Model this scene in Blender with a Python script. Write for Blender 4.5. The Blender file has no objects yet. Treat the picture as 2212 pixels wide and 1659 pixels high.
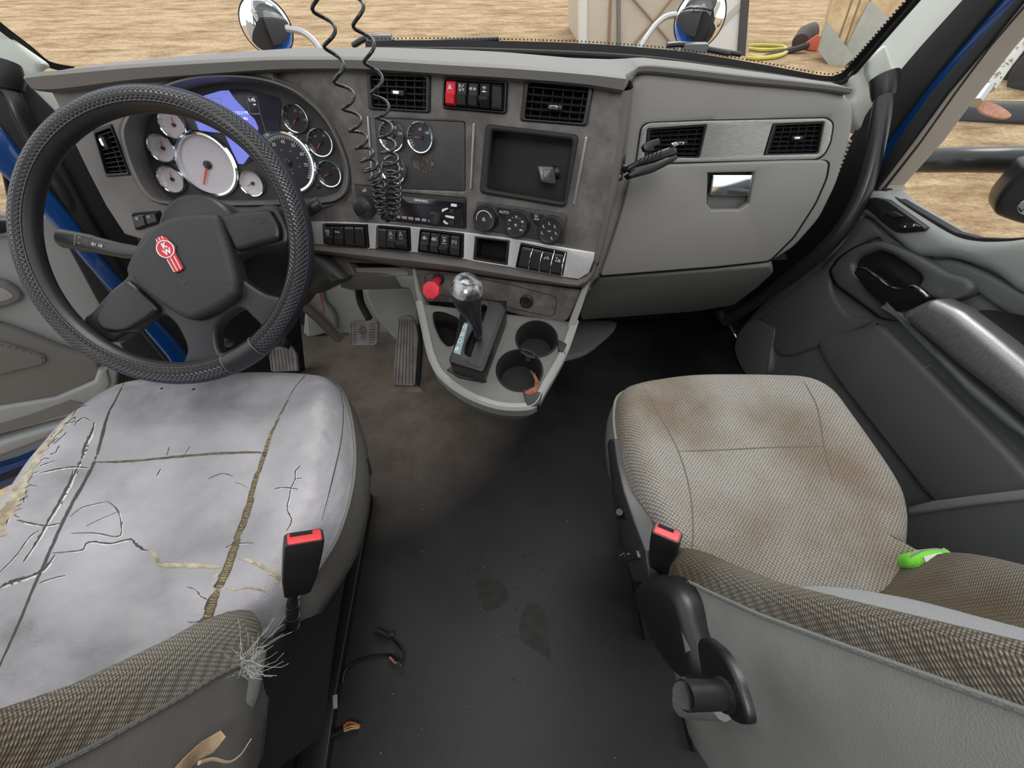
import bpy, bmesh, math, random
from mathutils import Vector, Matrix, noise
from mathutils.geometry import delaunay_2d_cdt
from mathutils.bvhtree import BVHTree
random.seed(7)
PI = math.pi
SC = bpy.context.scene
COL = SC.collection

# ---------------------------------------------------------------- camera, sky, sun, exposure
W, H, F = 2212., 1659., 831.
PITCH, YAW, CAMZ = math.radians(52), math.radians(2), 1.22
CAM = Vector((0, 0, CAMZ))
fwd = Vector((math.sin(YAW)*math.cos(PITCH), math.cos(YAW)*math.cos(PITCH), -math.sin(PITCH)))
rgt = Vector((math.cos(YAW), -math.sin(YAW), 0))
upv = rgt.cross(fwd)
cd = bpy.data.cameras.new('camera'); cam = bpy.data.objects.new('camera', cd); COL.objects.link(cam)
m = Matrix.Identity(4)
for i in range(3):
    m[i][0], m[i][1], m[i][2], m[i][3] = rgt[i], upv[i], -fwd[i], CAM[i]
cam.matrix_world = m
cd.sensor_width = 36.0; cd.lens = 36.0*F/W; cd.clip_start = .02; cd.clip_end = 400
SC.camera = cam

world = bpy.data.worlds.new('world'); SC.world = world; world.use_nodes = True
nt = world.node_tree; nt.nodes.clear()
wo = nt.nodes.new('ShaderNodeOutputWorld'); bgn = nt.nodes.new('ShaderNodeBackground')
tc = nt.nodes.new('ShaderNodeTexCoord'); sep = nt.nodes.new('ShaderNodeSeparateXYZ'); rp = nt.nodes.new('ShaderNodeValToRGB')
nt.links.new(tc.outputs['Generated'], sep.inputs[0]); nt.links.new(sep.outputs[2], rp.inputs[0])
rp.color_ramp.elements[0].position = 0.0; rp.color_ramp.elements[0].color = (.80, .86, .95, 1)
rp.color_ramp.elements[1].position = .7; rp.color_ramp.elements[1].color = (1, 1, 1, 1)
nt.links.new(rp.outputs[0], bgn.inputs[0]); bgn.inputs[1].default_value = 1.0
nt.links.new(bgn.outputs[0], wo.inputs[0])
sd = bpy.data.lights.new('sun', 'SUN'); sd.energy = 1.2; sd.angle = math.radians(25); sd.color = (1, .97, .92)
sun = bpy.data.objects.new('sun', sd); COL.objects.link(sun); sun.rotation_euler = (math.radians(-38), math.radians(12), 0)
ld = bpy.data.lights.new('fill_light', 'AREA'); ld.energy = 6.5; ld.size = .5; ld.color = (1, .98, .95)  # unseen soft fill added to lift the seats and door panels
dome = bpy.data.objects.new('fill_light', ld); COL.objects.link(dome); dome.location = (0, -.35, 1.85); dome.rotation_euler = (math.radians(14), 0, 0)
SC.view_settings.view_transform = 'Standard'
SC.view_settings.look = 'None'
SC.view_settings.exposure = 0.5
SC.view_settings.gamma = 1.0
SC.view_settings.use_curve_mapping = False

# ---------------------------------------------------------------- helpers
def ray(x, y): return fwd + rgt*((x-W/2)/F) + upv*((H/2-y)/F)

class Fr:
    """a flat working frame standing in the cab: point, right, up, normal"""
    def __init__(s, P, n, U=None):
        s.P = Vector(P); s.n = Vector(n).normalized()
        if U is None:
            U = Vector((0, 0, 1)).cross(s.n)
            if U.length < 1e-4: U = Vector((1, 0, 0))
        s.U = Vector(U).normalized(); s.V = s.n.cross(s.U).normalized(); s.U = s.V.cross(s.n).normalized()
    def off(s, h): return Fr(s.P + s.n*h, s.n, s.U)
    def hit(s, x, y, h=0):
        r = ray(x, y); t = s.n.dot(s.P + s.n*h - CAM)/s.n.dot(r); return CAM + r*t
    def loc(s, x, y, h=0):
        d = s.hit(x, y, h) - s.P; return (d.dot(s.U), d.dot(s.V))
    def locs(s, pts, h=0): return [s.loc(x, y, h) for x, y in pts]
    def w(s, u, v, h=0): return s.P + s.U*u + s.V*v + s.n*h

def yt(P, yaw, tilt):
    y, t = math.radians(yaw), math.radians(tilt)
    return Fr(P, (-math.sin(y)*math.cos(t), -math.cos(y)*math.cos(t), math.sin(t)), (math.cos(y), -math.sin(y), 0))

MATS = {}
def mat(name, col, rough=.6, metal=0., bump=0., bscale=200., col2=None, cscale=8., mix=(.4, .65), spec=.5, em=None, ems=0., coat=0., detail=4., alpha=1.):
    if name in MATS: return MATS[name]
    M = bpy.data.materials.new(name); M.use_nodes = True; n = M.node_tree.nodes; L = M.node_tree.links
    b = n['Principled BSDF']
    b.inputs['Base Color'].default_value = (*col, 1); b.inputs['Roughness'].default_value = rough
    b.inputs['Metallic'].default_value = metal; b.inputs['Specular IOR Level'].default_value = spec
    b.inputs['Coat Weight'].default_value = coat
    if em: b.inputs['Emission Color'].default_value = (*em, 1); b.inputs['Emission Strength'].default_value = ems
    t = n.new('ShaderNodeTexCoord')
    if col2:
        nz = n.new('ShaderNodeTexNoise'); nz.inputs['Scale'].default_value = cscale; nz.inputs['Detail'].default_value = detail; nz.inputs['Roughness'].default_value = .62
        r = n.new('ShaderNodeValToRGB'); r.color_ramp.elements[0].position = mix[0]; r.color_ramp.elements[1].position = mix[1]
        r.color_ramp.elements[0].color = (*col, 1); r.color_ramp.elements[1].color = (*col2, 1)
        L.new(t.outputs['Object'], nz.inputs['Vector']); L.new(nz.outputs[0], r.inputs[0]); L.new(r.outputs[0], b.inputs['Base Color'])
    if bump:
        nb = n.new('ShaderNodeTexNoise'); nb.inputs['Scale'].default_value = bscale; nb.inputs['Detail'].default_value = 3
        bp = n.new('ShaderNodeBump'); bp.inputs['Strength'].default_value = bump; bp.inputs['Distance'].default_value = .001
        L.new(t.outputs['Object'], nb.inputs['Vector']); L.new(nb.outputs[0], bp.inputs['Height']); L.new(bp.outputs[0], b.inputs['Normal'])
    MATS[name] = M; return M

def nodes_of(M): return M.node_tree.nodes, M.node_tree.links, M.node_tree.nodes['Principled BSDF']

def mesh_from(name, verts, faces, smooth=40, uvs=None):
    me = bpy.data.meshes.new(name); me.from_pydata([tuple(v) for v in verts], [], faces); me.update()
    if uvs:
        ul = me.uv_layers.new(name='UVMap')
        for p in me.polygons:
            for li, vi in zip(p.loop_indices, p.vertices): ul.data[li].uv = uvs[vi]
    if smooth:
        me.polygons.foreach_set('use_smooth', [True]*len(me.polygons)); me.set_sharp_from_angle(angle=math.radians(smooth))
    return me

class MB:
    """collects verts and faces of ONE mesh"""
    def __init__(s): s.v = []; s.f = []
    def add(s, v, f):
        o = len(s.v); s.v += [Vector(a) for a in v]; s.f += [tuple(i+o for i in q) for q in f]; return s
    def build(s, name, m_, parent=None, smooth=40, uvs=None): return link(name, mesh_from(name, s.v, s.f, smooth, uvs), m_, parent)

def root_loc(p):
    l = Vector((0, 0, 0))
    while p is not None: l += p.location; p = p.parent
    return l
def link(name, me, m_, parent=None):
    o = bpy.data.objects.new(name, me); COL.objects.link(o)
    if m_: me.materials.append(m_)
    if parent is not None: o.parent = parent; o.location = -root_loc(parent)
    return o
def tag(o, label=None, cat=None, group=None, kind=None):
    if label: o['label'] = label
    if cat: o['category'] = cat
    if group: o['group'] = group
    if kind: o['kind'] = kind
    return o
def thing(name, label, cat, loc, group=None, kind=None):
    o = bpy.data.objects.new(name, None); COL.objects.link(o); o.location = loc; o.empty_display_size = .05
    return tag(o, label, cat, group, kind)

def area2(p): return sum(p[i][0]*p[(i+1) % len(p)][1]-p[(i+1) % len(p)][0]*p[i][1] for i in range(len(p)))
def rnd(pts, r, seg=5):
    """round the corners of a polygon"""
    out = []; n = len(pts)
    for i in range(n):
        p = Vector(pts[i]); a = Vector(pts[i-1])-p; b = Vector(pts[(i+1) % n])-p
        d = min(r, a.length*.48, b.length*.48)
        if d < 1e-5: out.append(tuple(p)); continue
        s = p+a.normalized()*d; e = p+b.normalized()*d
        for k in range(seg+1):
            t = k/seg; q = s*(1-t)**2+p*2*t*(1-t)+e*t*t; out.append((q.x, q.y))
    return out
def spl(pts, closed=True, k=6):
    """smooth Catmull-Rom through points (2D or 3D)"""
    n = len(pts); P = [Vector(p) for p in pts]; out = []
    for i in range(n if closed else n-1):
        if closed: a, b, c, d = P[i-1], P[i], P[(i+1) % n], P[(i+2) % n]
        else: a, b, c, d = P[max(i-1, 0)], P[i], P[i+1], P[min(i+2, n-1)]
        for j in range(k):
            t = j/k; out.append(.5*((2*b)+(c-a)*t+(2*a-5*b+4*c-d)*t*t+(3*b-a-3*c+d)*t**3))
    if not closed: out.append(P[-1])
    return out
def clean(p):
    o = []
    for q in p:
        if not o or (Vector(q)-Vector(o[-1])).length > 1e-6: o.append(tuple(q))
    if (Vector(o[0])-Vector(o[-1])).length < 1e-6: o.pop()
    return o
def offset(p, d):
    n = len(p); out = []
    for i in range(n):
        a, b, c = Vector(p[i-1]), Vector(p[i]), Vector(p[(i+1) % n])
        e1 = (b-a).normalized(); e2 = (c-b).normalized()
        n1 = Vector((-e1.y, e1.x)); n2 = Vector((-e2.y, e2.x)); mm = n1+n2
        if mm.length < 1e-4: mm = n1
        mm.normalize(); k = max(.5, mm.dot(n1)); q = b+mm*(d/k); out.append((q.x, q.y))
    return out
def inpoly(c, p):
    x, y = c[0], c[1]; r = False; n = len(p)
    for i in range(n):
        x1, y1 = p[i-1][0], p[i-1][1]; x2, y2 = p[i][0], p[i][1]
        if (y1 > y) != (y2 > y) and x < (x2-x1)*(y-y1)/(y2-y1)+x1: r = not r
    return r
def plate(fr, outer, thick, bev=0., h=0., holes=(), steps=3, back=True, mb=None, warp=None):
    """a slab lying on a frame: front face at height h, going back by thick, rounded front edge, with holes"""
    mb = mb or MB(); loops = []
    o = clean(outer)
    if area2(o) < 0: o = o[::-1]
    loops.append(o)
    for q in holes:
        q = clean(q)
        if area2(q) > 0: q = q[::-1]
        loops.append(q)
    base = len(mb.v); rings = []
    for lp in loops:
        lv = []
        seq = [(bev*(1-math.cos(a)), h-bev*(1-math.sin(a))) for a in [PI/2*(1-k/steps) for k in range(steps+1)]] if bev > 0 else [(0, h)]
        seq.append((0, h-thick)); ids = []
        for ins, hh in seq:
            pp = offset(lp, ins) if ins > 0 else lp
            s0 = len(mb.v); mb.v += [fr.w(u, v, hh+(warp(u, v) if warp else 0)) for u, v in pp]; ids.append((s0, pp))
        n = len(lp)
        for (s0, _), (s1, _) in zip(ids, ids[1:]):
            for i in range(n):
                j = (i+1) % n; mb.f.append((s0+i, s1+i, s1+j, s0+j))
        rings.append((ids[0], ids[-1]))
    for side in (0, 1):
        if side == 1 and not back: continue
        pl = [r[side][1] for r in rings]; V2 = []; idx = []; ed = []
        for r, q in zip(rings, pl):
            k0 = len(V2); V2 += [Vector(p) for p in q]; idx += list(range(r[side][0], r[side][0]+len(q)))
            ed += [(k0+i, k0+(i+1) % len(q)) for i in range(len(q))]
        cv, _, cf_, ov, _, _ = delaunay_2d_cdt(V2, ed, [], 1, 1e-7)
        hh = h if side == 0 else h-thick; gi = []
        for k, p in enumerate(cv):
            if ov[k]: gi.append(idx[ov[k][0]])
            else: mb.v.append(fr.w(p.x, p.y, hh)); gi.append(len(mb.v)-1)
        for t in cf_:
            c = (cv[t[0]]+cv[t[1]]+cv[t[2]])/3
            if not inpoly(c, pl[0]) or any(inpoly(c, q) for q in pl[1:]): continue
            a, b, c2 = cv[t[0]], cv[t[1]], cv[t[2]]
            ccw = (b-a).cross(c2-a) > 0 if hasattr((b-a).cross(c2-a), 'real') else True
            t = [gi[k] for k in t]
            if not ccw: t = t[::-1]
            mb.f.append(tuple(t) if side == 0 else tuple(t[::-1]))
    return mb
def slab(name, fr, px, thick, m_, parent=None, bev=.002, h=0., r=0., smooth=False, holes=(), seg=5, hr=0., warp=None):
    """plate whose outline is given by where it is seen on its frame"""
    p = fr.locs(px, h)
    if smooth: p = [(q.x, q.y) for q in spl([Vector(a) for a in p])]
    elif r: p = rnd(p, r, seg)
    hs = []
    for q in holes:
        q = fr.locs(q, h)
        hs.append(rnd(q, hr, 4) if hr else q)
    return plate(fr, p, thick, bev, h, hs, warp=warp).build(name, m_, parent)
def rect(cx, cy, w, h_, r=0, seg=4):
    p = [(cx-w/2, cy-h_/2), (cx+w/2, cy-h_/2), (cx+w/2, cy+h_/2), (cx-w/2, cy+h_/2)]
    return rnd(p, r, seg) if r else p
def circ(cx, cy, r, n=32): return [(cx+r*math.cos(2*PI*i/n), cy+r*math.sin(2*PI*i/n)) for i in range(n)]
def lathe(fr, c, prof, seg=40, mb=None, sx=1, sy=1):
    """profile (radius, height) turned about the frame normal at c"""
    mb = mb or MB(); v = []; f = []
    for r, hh in prof:
        for i in range(seg):
            a = 2*PI*i/seg; v.append(fr.w(c[0]+r*sx*math.cos(a), c[1]+r*sy*math.sin(a), hh))
    for k in range(len(prof)-1):
        for i in range(seg):
            j = (i+1) % seg; f.append((k*seg+i, (k+1)*seg+i, (k+1)*seg+j, k*seg+j)[::-1])
    if prof[0][0] > 1e-6: f.append(tuple(range(seg))[::-1])
    if prof[-1][0] > 1e-6: f.append(tuple(range((len(prof)-1)*seg, len(prof)*seg)))
    return mb.add(v, f)
def tube(pts, rad, seg=12, mb=None, cap=True, closed=False, uvs=None, flat=1., up=None):
    """tube along 3D points; rad number or list"""
    mb = mb or MB(); P = [Vector(p) for p in pts]; n = len(P)
    R = rad if isinstance(rad, (list, tuple)) else [rad]*n
    T = []
    for i in range(n):
        if closed: t = P[(i+1) % n]-P[i-1]
        else: t = P[min(i+1, n-1)]-P[max(i-1, 0)]
        T.append(t.normalized() if t.length > 1e-9 else Vector((0, 0, 1)))
    N = Vector(up) if up else (Vector((0, 0, 1)) if abs(T[0].z) < .9 else Vector((1, 0, 0)))
    N = (N-T[0]*N.dot(T[0])).normalized()
    v = []; f = []; L = 0
    for i in range(n):
        if i: L += (P[i]-P[i-1]).length
        if up: N = Vector(up)
        N = (N-T[i]*N.dot(T[i])).normalized(); B = T[i].cross(N)
        for k in range(seg):
            a = 2*PI*k/seg; v.append(P[i]+(N*math.cos(a)*flat+B*math.sin(a))*R[i])
            if uvs is not None: uvs.append((L, k/seg))
    for i in range(n if closed else n-1):
        a0 = i*seg; b0 = ((i+1) % n)*seg
        for k in range(seg):
            j = (k+1) % seg; f.append((a0+k, b0+k, b0+j, a0+j)[::-1])
    if cap and not closed:
        f.append(tuple(range(seg))); f.append(tuple(range((n-1)*seg, n*seg))[::-1])
    return mb.add(v, f)
def loft(rows, closed=False, mb=None, cap=False):
    mb = mb or MB(); n = len(rows[0]); v = [p for r in rows for p in r]; f = []
    for i in range(len(rows)-1):
        for j in range(n if closed else n-1):
            k = (j+1) % n; f.append((i*n+j, i*n+k, (i+1)*n+k, (i+1)*n+j))
    if cap: f.append(tuple(range(n))[::-1]); f.append(tuple(range((len(rows)-1)*n, len(rows)*n)))
    return mb.add(v, f)
def resample(pts, n, closed=False):
    P = [Vector(p) for p in pts]
    if closed: P = P+[P[0]]
    d = [0]
    for a, b in zip(P, P[1:]): d.append(d[-1]+(b-a).length)
    out = []; m_ = n if closed else n-1; j = 0
    for i in range(n):
        t = d[-1]*i/m_
        while j < len(d)-2 and d[j+1] < t: j += 1
        k = (t-d[j])/max(1e-9, d[j+1]-d[j]); out.append(P[j].lerp(P[j+1], min(1, k)))
    return out
def box(mb, c, sx, sy, sz, ax=None, bev=0):
    ax = ax or (Vector((1, 0, 0)), Vector((0, 1, 0)), Vector((0, 0, 1))); c = Vector(c)
    v = [c+ax[0]*(sx/2*i)+ax[1]*(sy/2*j)+ax[2]*(sz/2*k) for i in (-1, 1) for j in (-1, 1) for k in (-1, 1)]
    return mb.add(v, [(0, 1, 3, 2), (4, 6, 7, 5), (0, 4, 5, 1), (2, 3, 7, 6), (0, 2, 6, 4), (1, 5, 7, 3)])
def ribbon(fr, lines, w, h=.0004, mb=None):
    """flat printed strokes on a frame; lines = uv polylines"""
    mb = mb or MB()
    for ln in lines:
        for a, b in zip(ln, ln[1:]):
            a = Vector(a); b = Vector(b); d = (b-a)
            if d.length < 1e-7: continue
            d.normalize(); n = Vector((-d.y, d.x))*w/2; a = a-d*w*.3; b = b+d*w*.3
            mb.add([fr.w(*(a-n), h), fr.w(*(b-n), h), fr.w(*(b+n), h), fr.w(*(a+n), h)], [(0, 1, 2, 3)])
    return mb
TEXTS = []
def text(s, fr, c, size, m_, parent, rot=0., h=.0006, name='lettering', label=None, bold=0, sx=1.):
    cu = bpy.data.curves.new(name, 'FONT'); cu.body = s; cu.size = size; cu.align_x = 'CENTER'; cu.align_y = 'CENTER'; cu.extrude = .00012; cu.offset = bold
    cu.resolution_u = 3
    o = bpy.data.objects.new(name, cu); COL.objects.link(o)
    TEXTS.append((o, fr, c, rot, h, m_, parent, sx, name))
def flush_texts():
    dg = bpy.context.evaluated_depsgraph_get(); dg.update()
    for o, fr, c, rot, h, m_, parent, sx, name in TEXTS:
        me = bpy.data.meshes.new_from_object(o.evaluated_get(dg)); cr, sr = math.cos(rot), math.sin(rot)
        for v in me.vertices:
            x, y, z = v.co.x*sx, v.co.y, v.co.z
            v.co = fr.w(c[0]+x*cr-y*sr, c[1]+x*sr+y*cr, h+z)
        me.materials.clear(); link(name, me, m_, parent)
        cu = o.data; bpy.data.objects.remove(o); bpy.data.curves.remove(cu)
def lerp2(a, b, t): return (a[0]+(b[0]-a[0])*t, a[1]+(b[1]-a[1])*t)
def bil(q, s, t):  # q = tl,tr,br,bl
    return lerp2(lerp2(q[0], q[1], s), lerp2(q[3], q[2], s), t)
#MATERIALS
# ---------------------------------------------------------------- materials
def voro_mat(name, c1, c2, scale, rnd_, rough, bump, stain=None, dims='2D', sscale=5., smix=(.45, .7), pos=(.1, .5), stretch=(1, 1, 1), spec=.2, dist=.002, rot=(0, 0, 0)):
    M = mat(name, c1, rough, spec=spec); n, L, b = nodes_of(M)
    t = n.new('ShaderNodeTexCoord'); mp = n.new('ShaderNodeMapping'); mp.inputs['Scale'].default_value = stretch; mp.inputs['Rotation'].default_value = rot
    v = n.new('ShaderNodeTexVoronoi'); v.inputs['Scale'].default_value = scale; v.inputs['Randomness'].default_value = rnd_; v.voronoi_dimensions = dims
    L.new(t.outputs['Object'], mp.inputs[0]); L.new(mp.outputs[0], v.inputs['Vector'])
    r = n.new('ShaderNodeValToRGB'); e = r.color_ramp.elements; e[0].position = pos[0]; e[1].position = pos[1]; e[0].color = (*c1, 1); e[1].color = (*c2, 1)
    L.new(v.outputs['Distance'], r.inputs[0]); out = r.outputs[0]
    if stain:
        nz = n.new('ShaderNodeTexNoise'); nz.inputs['Scale'].default_value = sscale; nz.inputs['Detail'].default_value = 5
        sr = n.new('ShaderNodeValToRGB'); sr.color_ramp.elements[0].position = smix[0]; sr.color_ramp.elements[1].position = smix[1]
        mx = n.new('ShaderNodeMix'); mx.data_type = 'RGBA'; mx.blend_type = 'MULTIPLY'; mx.inputs[0].default_value = 1
        sr.color_ramp.elements[0].color = (1, 1, 1, 1); sr.color_ramp.elements[1].color = (*stain, 1)
        L.new(t.outputs['Object'], nz.inputs['Vector']); L.new(nz.outputs[0], sr.inputs[0])
        L.new(out, mx.inputs[6]); L.new(sr.outputs[0], mx.inputs[7]); out = mx.outputs[2]
    L.new(out, b.inputs['Base Color'])
    bp = n.new('ShaderNodeBump'); bp.inputs['Strength'].default_value = bump; bp.inputs['Distance'].default_value = dist; bp.invert = True
    L.new(v.outputs['Distance'], bp.inputs['Height']); L.new(bp.outputs[0], b.inputs['Normal'])
    return M
def brushed(name, c1, c2, sc, rough=.33, metal=.85, rot=(0, 0, 0)):
    M = mat(name, c1, rough, metal); n, L, b = nodes_of(M)
    t = n.new('ShaderNodeTexCoord'); mp = n.new('ShaderNodeMapping'); mp.inputs['Scale'].default_value = sc; mp.inputs['Rotation'].default_value = rot
    nz = n.new('ShaderNodeTexNoise'); nz.inputs['Scale'].default_value = 60; nz.inputs['Detail'].default_value = 4
    r = n.new('ShaderNodeValToRGB'); r.color_ramp.elements[0].position = .35; r.color_ramp.elements[1].position = .65
    r.color_ramp.elements[0].color = (*c1, 1); r.color_ramp.elements[1].color = (*c2, 1)
    L.new(t.outputs['Object'], mp.inputs[0]); L.new(mp.outputs[0], nz.inputs['Vector']); L.new(nz.outputs[0], r.inputs[0]); L.new(r.outputs[0], b.inputs['Base Color'])
    bp = n.new('ShaderNodeBump'); bp.inputs['Strength'].default_value = .3; bp.inputs['Distance'].default_value = .0006
    L.new(nz.outputs[0], bp.inputs['Height']); L.new(bp.outputs[0], b.inputs['Normal'])
    return M

m_face = mat('dash_taupe', (.078, .071, .066), .55, bump=.35, bscale=900, col2=(.17, .155, .142), cscale=22, mix=(.4, .72), detail=10)
m_faceg = mat('dash_taupe_left', (.125, .12, .113), .5, bump=.3, bscale=900, col2=(.17, .163, .152), cscale=7, mix=(.4, .7), detail=7)
m_pad = mat('dash_pad', (.15, .145, .135), .5, bump=.6, bscale=700)
m_pass = mat('passenger_dash', (.262, .256, .238), .48, bump=.25, bscale=1100)
m_edge = mat('console_edge_grey', (.3, .31, .285), .5, bump=.25, bscale=1100)
m_passlow = mat('passenger_knee_grey', (.19, .2, .19), .5, bump=.25, bscale=1100)
m_lip = mat('dash_lip', (.105, .093, .086), .45, bump=.3, bscale=1100)
m_black = mat('black_plastic', (.012, .012, .013), .35, bump=.15, bscale=1500)
m_blackm = mat('black_matte', (.014, .014, .015), .7)
m_satin = mat('black_satin', (.022, .022, .024), .3)
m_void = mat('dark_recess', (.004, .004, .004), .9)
m_chrome = mat('chrome', (.85, .86, .88), .08, 1.)
m_steel = mat('steel', (.45, .45, .46), .3, 1.)
m_brush = brushed('brushed_silver', (.5, .5, .5), (.74, .74, .74), (1, 30, 30), .34, .45, (0, .6, 0))
m_brushd = brushed('brushed_warm', (.3, .3, .275), (.46, .46, .42), (1, 30, 30), .34, .5, (0, .6, 0))
m_brusha = brushed('brushed_armrest', (.2, .2, .2), (.46, .46, .47), (30, 30, 1), .3, .7, (.3, 0, 0))
m_ink = mat('white_print', (.75, .75, .75), .6)
m_inkd = mat('grey_print', (.32, .32, .32), .6)
m_red = mat('red_plastic', (.62, .02, .035), .4)
m_redb = mat('red_button', (.55, .03, .035), .45)
m_needle = mat('needle_red', (.8, .05, .04), .5)
m_gface = mat('gauge_face', (.02, .02, .024), .35)
m_glare = mat('glare_dial_face', (.6, .56, .59), .3)  # pale pinkish colour paints glare onto the tachometer and left dials
m_clus = mat('cluster_face', (.035, .033, .034), .42, bump=.2, bscale=1400, col2=(.05, .048, .048), cscale=12)
m_blue = mat('blue_screen', (.1, .12, .4), .25, em=(.17, .2, .72), ems=.55)
m_blued = mat('dark_screen', (.03, .028, .045), .2)
m_bluet = mat('screen_text', (.5, .55, .8), .4, em=(.55, .6, .95), ems=.8)
m_whitet = mat('screen_white', (.7, .7, .7), .4, em=(.8, .8, .8), ems=.7)
m_purp = mat('screen_edge', (.04, .02, .09), .3)
m_pill = mat('pillar_trim', (.62, .65, .59), .5, bump=.3, bscale=800)
m_door = mat('door_charcoal', (.135, .142, .14), .42, bump=.35, bscale=900)
m_doorl = mat('door_sill_grey', (.28, .3, .285), .48, bump=.3, bscale=900)
m_doorins = mat('door_leather', (.12, .125, .122), .42, bump=.6, bscale=500)
m_doorL = mat('left_door_grey', (.36, .37, .37), .5, bump=.3, bscale=800)
m_doorLd = mat('left_door_insert', (.2, .195, .185), .55, bump=.5, bscale=500)
m_bluep = mat('blue_paint', (.003, .045, .18), .22, coat=.8)
m_seal = mat('rubber_seal', (.009, .009, .0095), .65)
m_beige = mat('window_channel', (.32, .28, .24), .7)
m_kick = mat('kick_panel', (.44, .45, .42), .5, bump=.2, bscale=700, col2=(.36, .36, .33), cscale=5)
m_pedal = mat('pedal_rubber', (.26, .235, .225), .7, bump=.3, bscale=500, col2=(.17, .15, .14), cscale=14)
m_foam = mat('seat_foam', (.42, .37, .28), .95, bump=1., bscale=500, col2=(.22, .18, .12), cscale=60)
m_foamd = mat('seam_brown', (.11, .09, .055), .95, bump=1., bscale=700, col2=(.05, .04, .028), cscale=90)
m_crack = mat('crack_dark', (.05, .047, .05), .9)
m_thread = mat('thread', (.4, .4, .39), .8)
m_threadd = mat('thread_dark', (.11, .11, .112), .8)
m_vinyl = mat('seat_vinyl', (.25, .26, .24), .5, bump=.35, bscale=700, col2=(.21, .21, .195), cscale=6)
m_dvinyl = mat('driver_vinyl', (.125, .123, .115), .5, bump=.35, bscale=700, col2=(.1, .095, .085), cscale=6)
m_fuzz = mat('felt', (.12, .125, .12), 1., bump=1., bscale=300, col2=(.12, .12, .115), cscale=50)
m_rubber = mat('rim_black', (.017, .017, .019), .36, bump=.25, bscale=900)
m_gloss = mat('gloss_black', (.01, .01, .011), .1, coat=.6)
m_cord = mat('cord_black', (.015, .015, .016), .22)

# driver's cushion leather: pebbled grain, smooth lavender grey, soft creases
M = mat('worn_leather', (.33, .325, .345), .42, spec=.5); n, L, b = nodes_of(M)
t = n.new('ShaderNodeTexCoord')
def _noise(s, d, r=.5):
    q = n.new('ShaderNodeTexNoise'); q.inputs['Scale'].default_value = s; q.inputs['Detail'].default_value = d; q.inputs['Roughness'].default_value = r; L.new(t.outputs['Object'], q.inputs['Vector']); return q
nz = _noise(7, 4); rr = n.new('ShaderNodeValToRGB'); rr.color_ramp.elements[0].position = .35; rr.color_ramp.elements[1].position = .68
rr.color_ramp.elements[0].color = (.21, .208, .22, 1); rr.color_ramp.elements[1].color = (.33, .322, .345, 1); L.new(nz.outputs[0], rr.inputs[0]); L.new(rr.outputs[0], b.inputs['Base Color'])
vz = n.new('ShaderNodeTexVoronoi'); vz.inputs['Scale'].default_value = 480; L.new(t.outputs['Object'], vz.inputs['Vector'])
b1 = n.new('ShaderNodeBump'); b1.inputs['Strength'].default_value = .35; b1.inputs['Distance'].default_value = .0008; L.new(vz.outputs['Distance'], b1.inputs['Height'])
b2 = n.new('ShaderNodeBump'); b2.inputs['Strength'].default_value = .8; b2.inputs['Distance'].default_value = .02; n9 = _noise(9, 3); L.new(n9.outputs[0], b2.inputs['Height']); L.new(b1.outputs[0], b2.inputs['Normal']); L.new(b2.outputs[0], b.inputs['Normal'])
m_leather = M
m_fabric = voro_mat('seat_fabric', (.35, .34, .315), (.14, .13, .115), 215, .12, .95, .9, stain=(.66, .56, .46), sscale=6, smix=(.43, .7), pos=(.12, .62), rot=(0, 0, .785))
m_fabrib = voro_mat('ribbed_fabric', (.31, .295, .26), (.12, .11, .092), 420, .1, .95, 1., stain=(.62, .52, .42), sscale=4, smix=(.4, .62), pos=(.15, .6), dims='3D', stretch=(1.3, .6, 1))
m_fablight = voro_mat('light_fabric', (.44, .45, .46), (.22, .23, .24), 330, .08, .9, .9, pos=(.12, .65), stretch=(1, 1, 1), rot=(-1.92, 0, 0))
# rim cover with a quilted diamond grain
M = mat('quilted_leather', (.026, .026, .029), .3, spec=.6); n, L, b = nodes_of(M)
uv = n.new('ShaderNodeUVMap'); sp = n.new('ShaderNodeSeparateXYZ'); L.new(uv.outputs[0], sp.inputs[0])
def _m(op, a, b_=None):
    q = n.new('ShaderNodeMath'); q.operation = op
    for i, x in enumerate((a, b_)):
        if x is None: continue
        if isinstance(x, (int, float)): q.inputs[i].default_value = x
        else: L.new(x, q.inputs[i])
    return q.outputs[0]
A = _m('MULTIPLY', sp.outputs[0], 400.); B = _m('MULTIPLY', sp.outputs[1], 2*PI*8)
s1 = _m('ABSOLUTE', _m('SINE', _m('ADD', A, B))); s2 = _m('ABSOLUTE', _m('SINE', _m('SUBTRACT', A, B))); mn = _m('MINIMUM', s1, s2)
pw = _m('POWER', mn, 1.)
bp = n.new('ShaderNodeBump'); bp.inputs['Strength'].default_value = 1.; bp.inputs['Distance'].default_value = .0028; L.new(pw, bp.inputs['Height']); L.new(bp.outputs[0], b.inputs['Normal'])
cr = n.new('ShaderNodeValToRGB'); cr.color_ramp.elements[0].position = .02; cr.color_ramp.elements[1].position = .22
cr.color_ramp.elements[0].color = (.075, .075, .078, 1); cr.color_ramp.elements[1].color = (.024, .024, .027, 1); L.new(mn, cr.inputs[0]); L.new(cr.outputs[0], b.inputs['Base Color'])
m_quilt = M
# rubber floor with dust
M = mat('floor_rubber', (.022, .022, .024), .5); n, L, b = nodes_of(M)
t = n.new('ShaderNodeTexCoord')
nz = _noise(3.2, 8, .65); rr = n.new('ShaderNodeValToRGB'); rr.color_ramp.elements[0].position = .42; rr.color_ramp.elements[1].position = .72
rr.color_ramp.elements[0].color = (.008, .008, .0088, 1); rr.color_ramp.elements[1].color = (.027, .0265, .027, 1); L.new(nz.outputs[0], rr.inputs[0])
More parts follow.
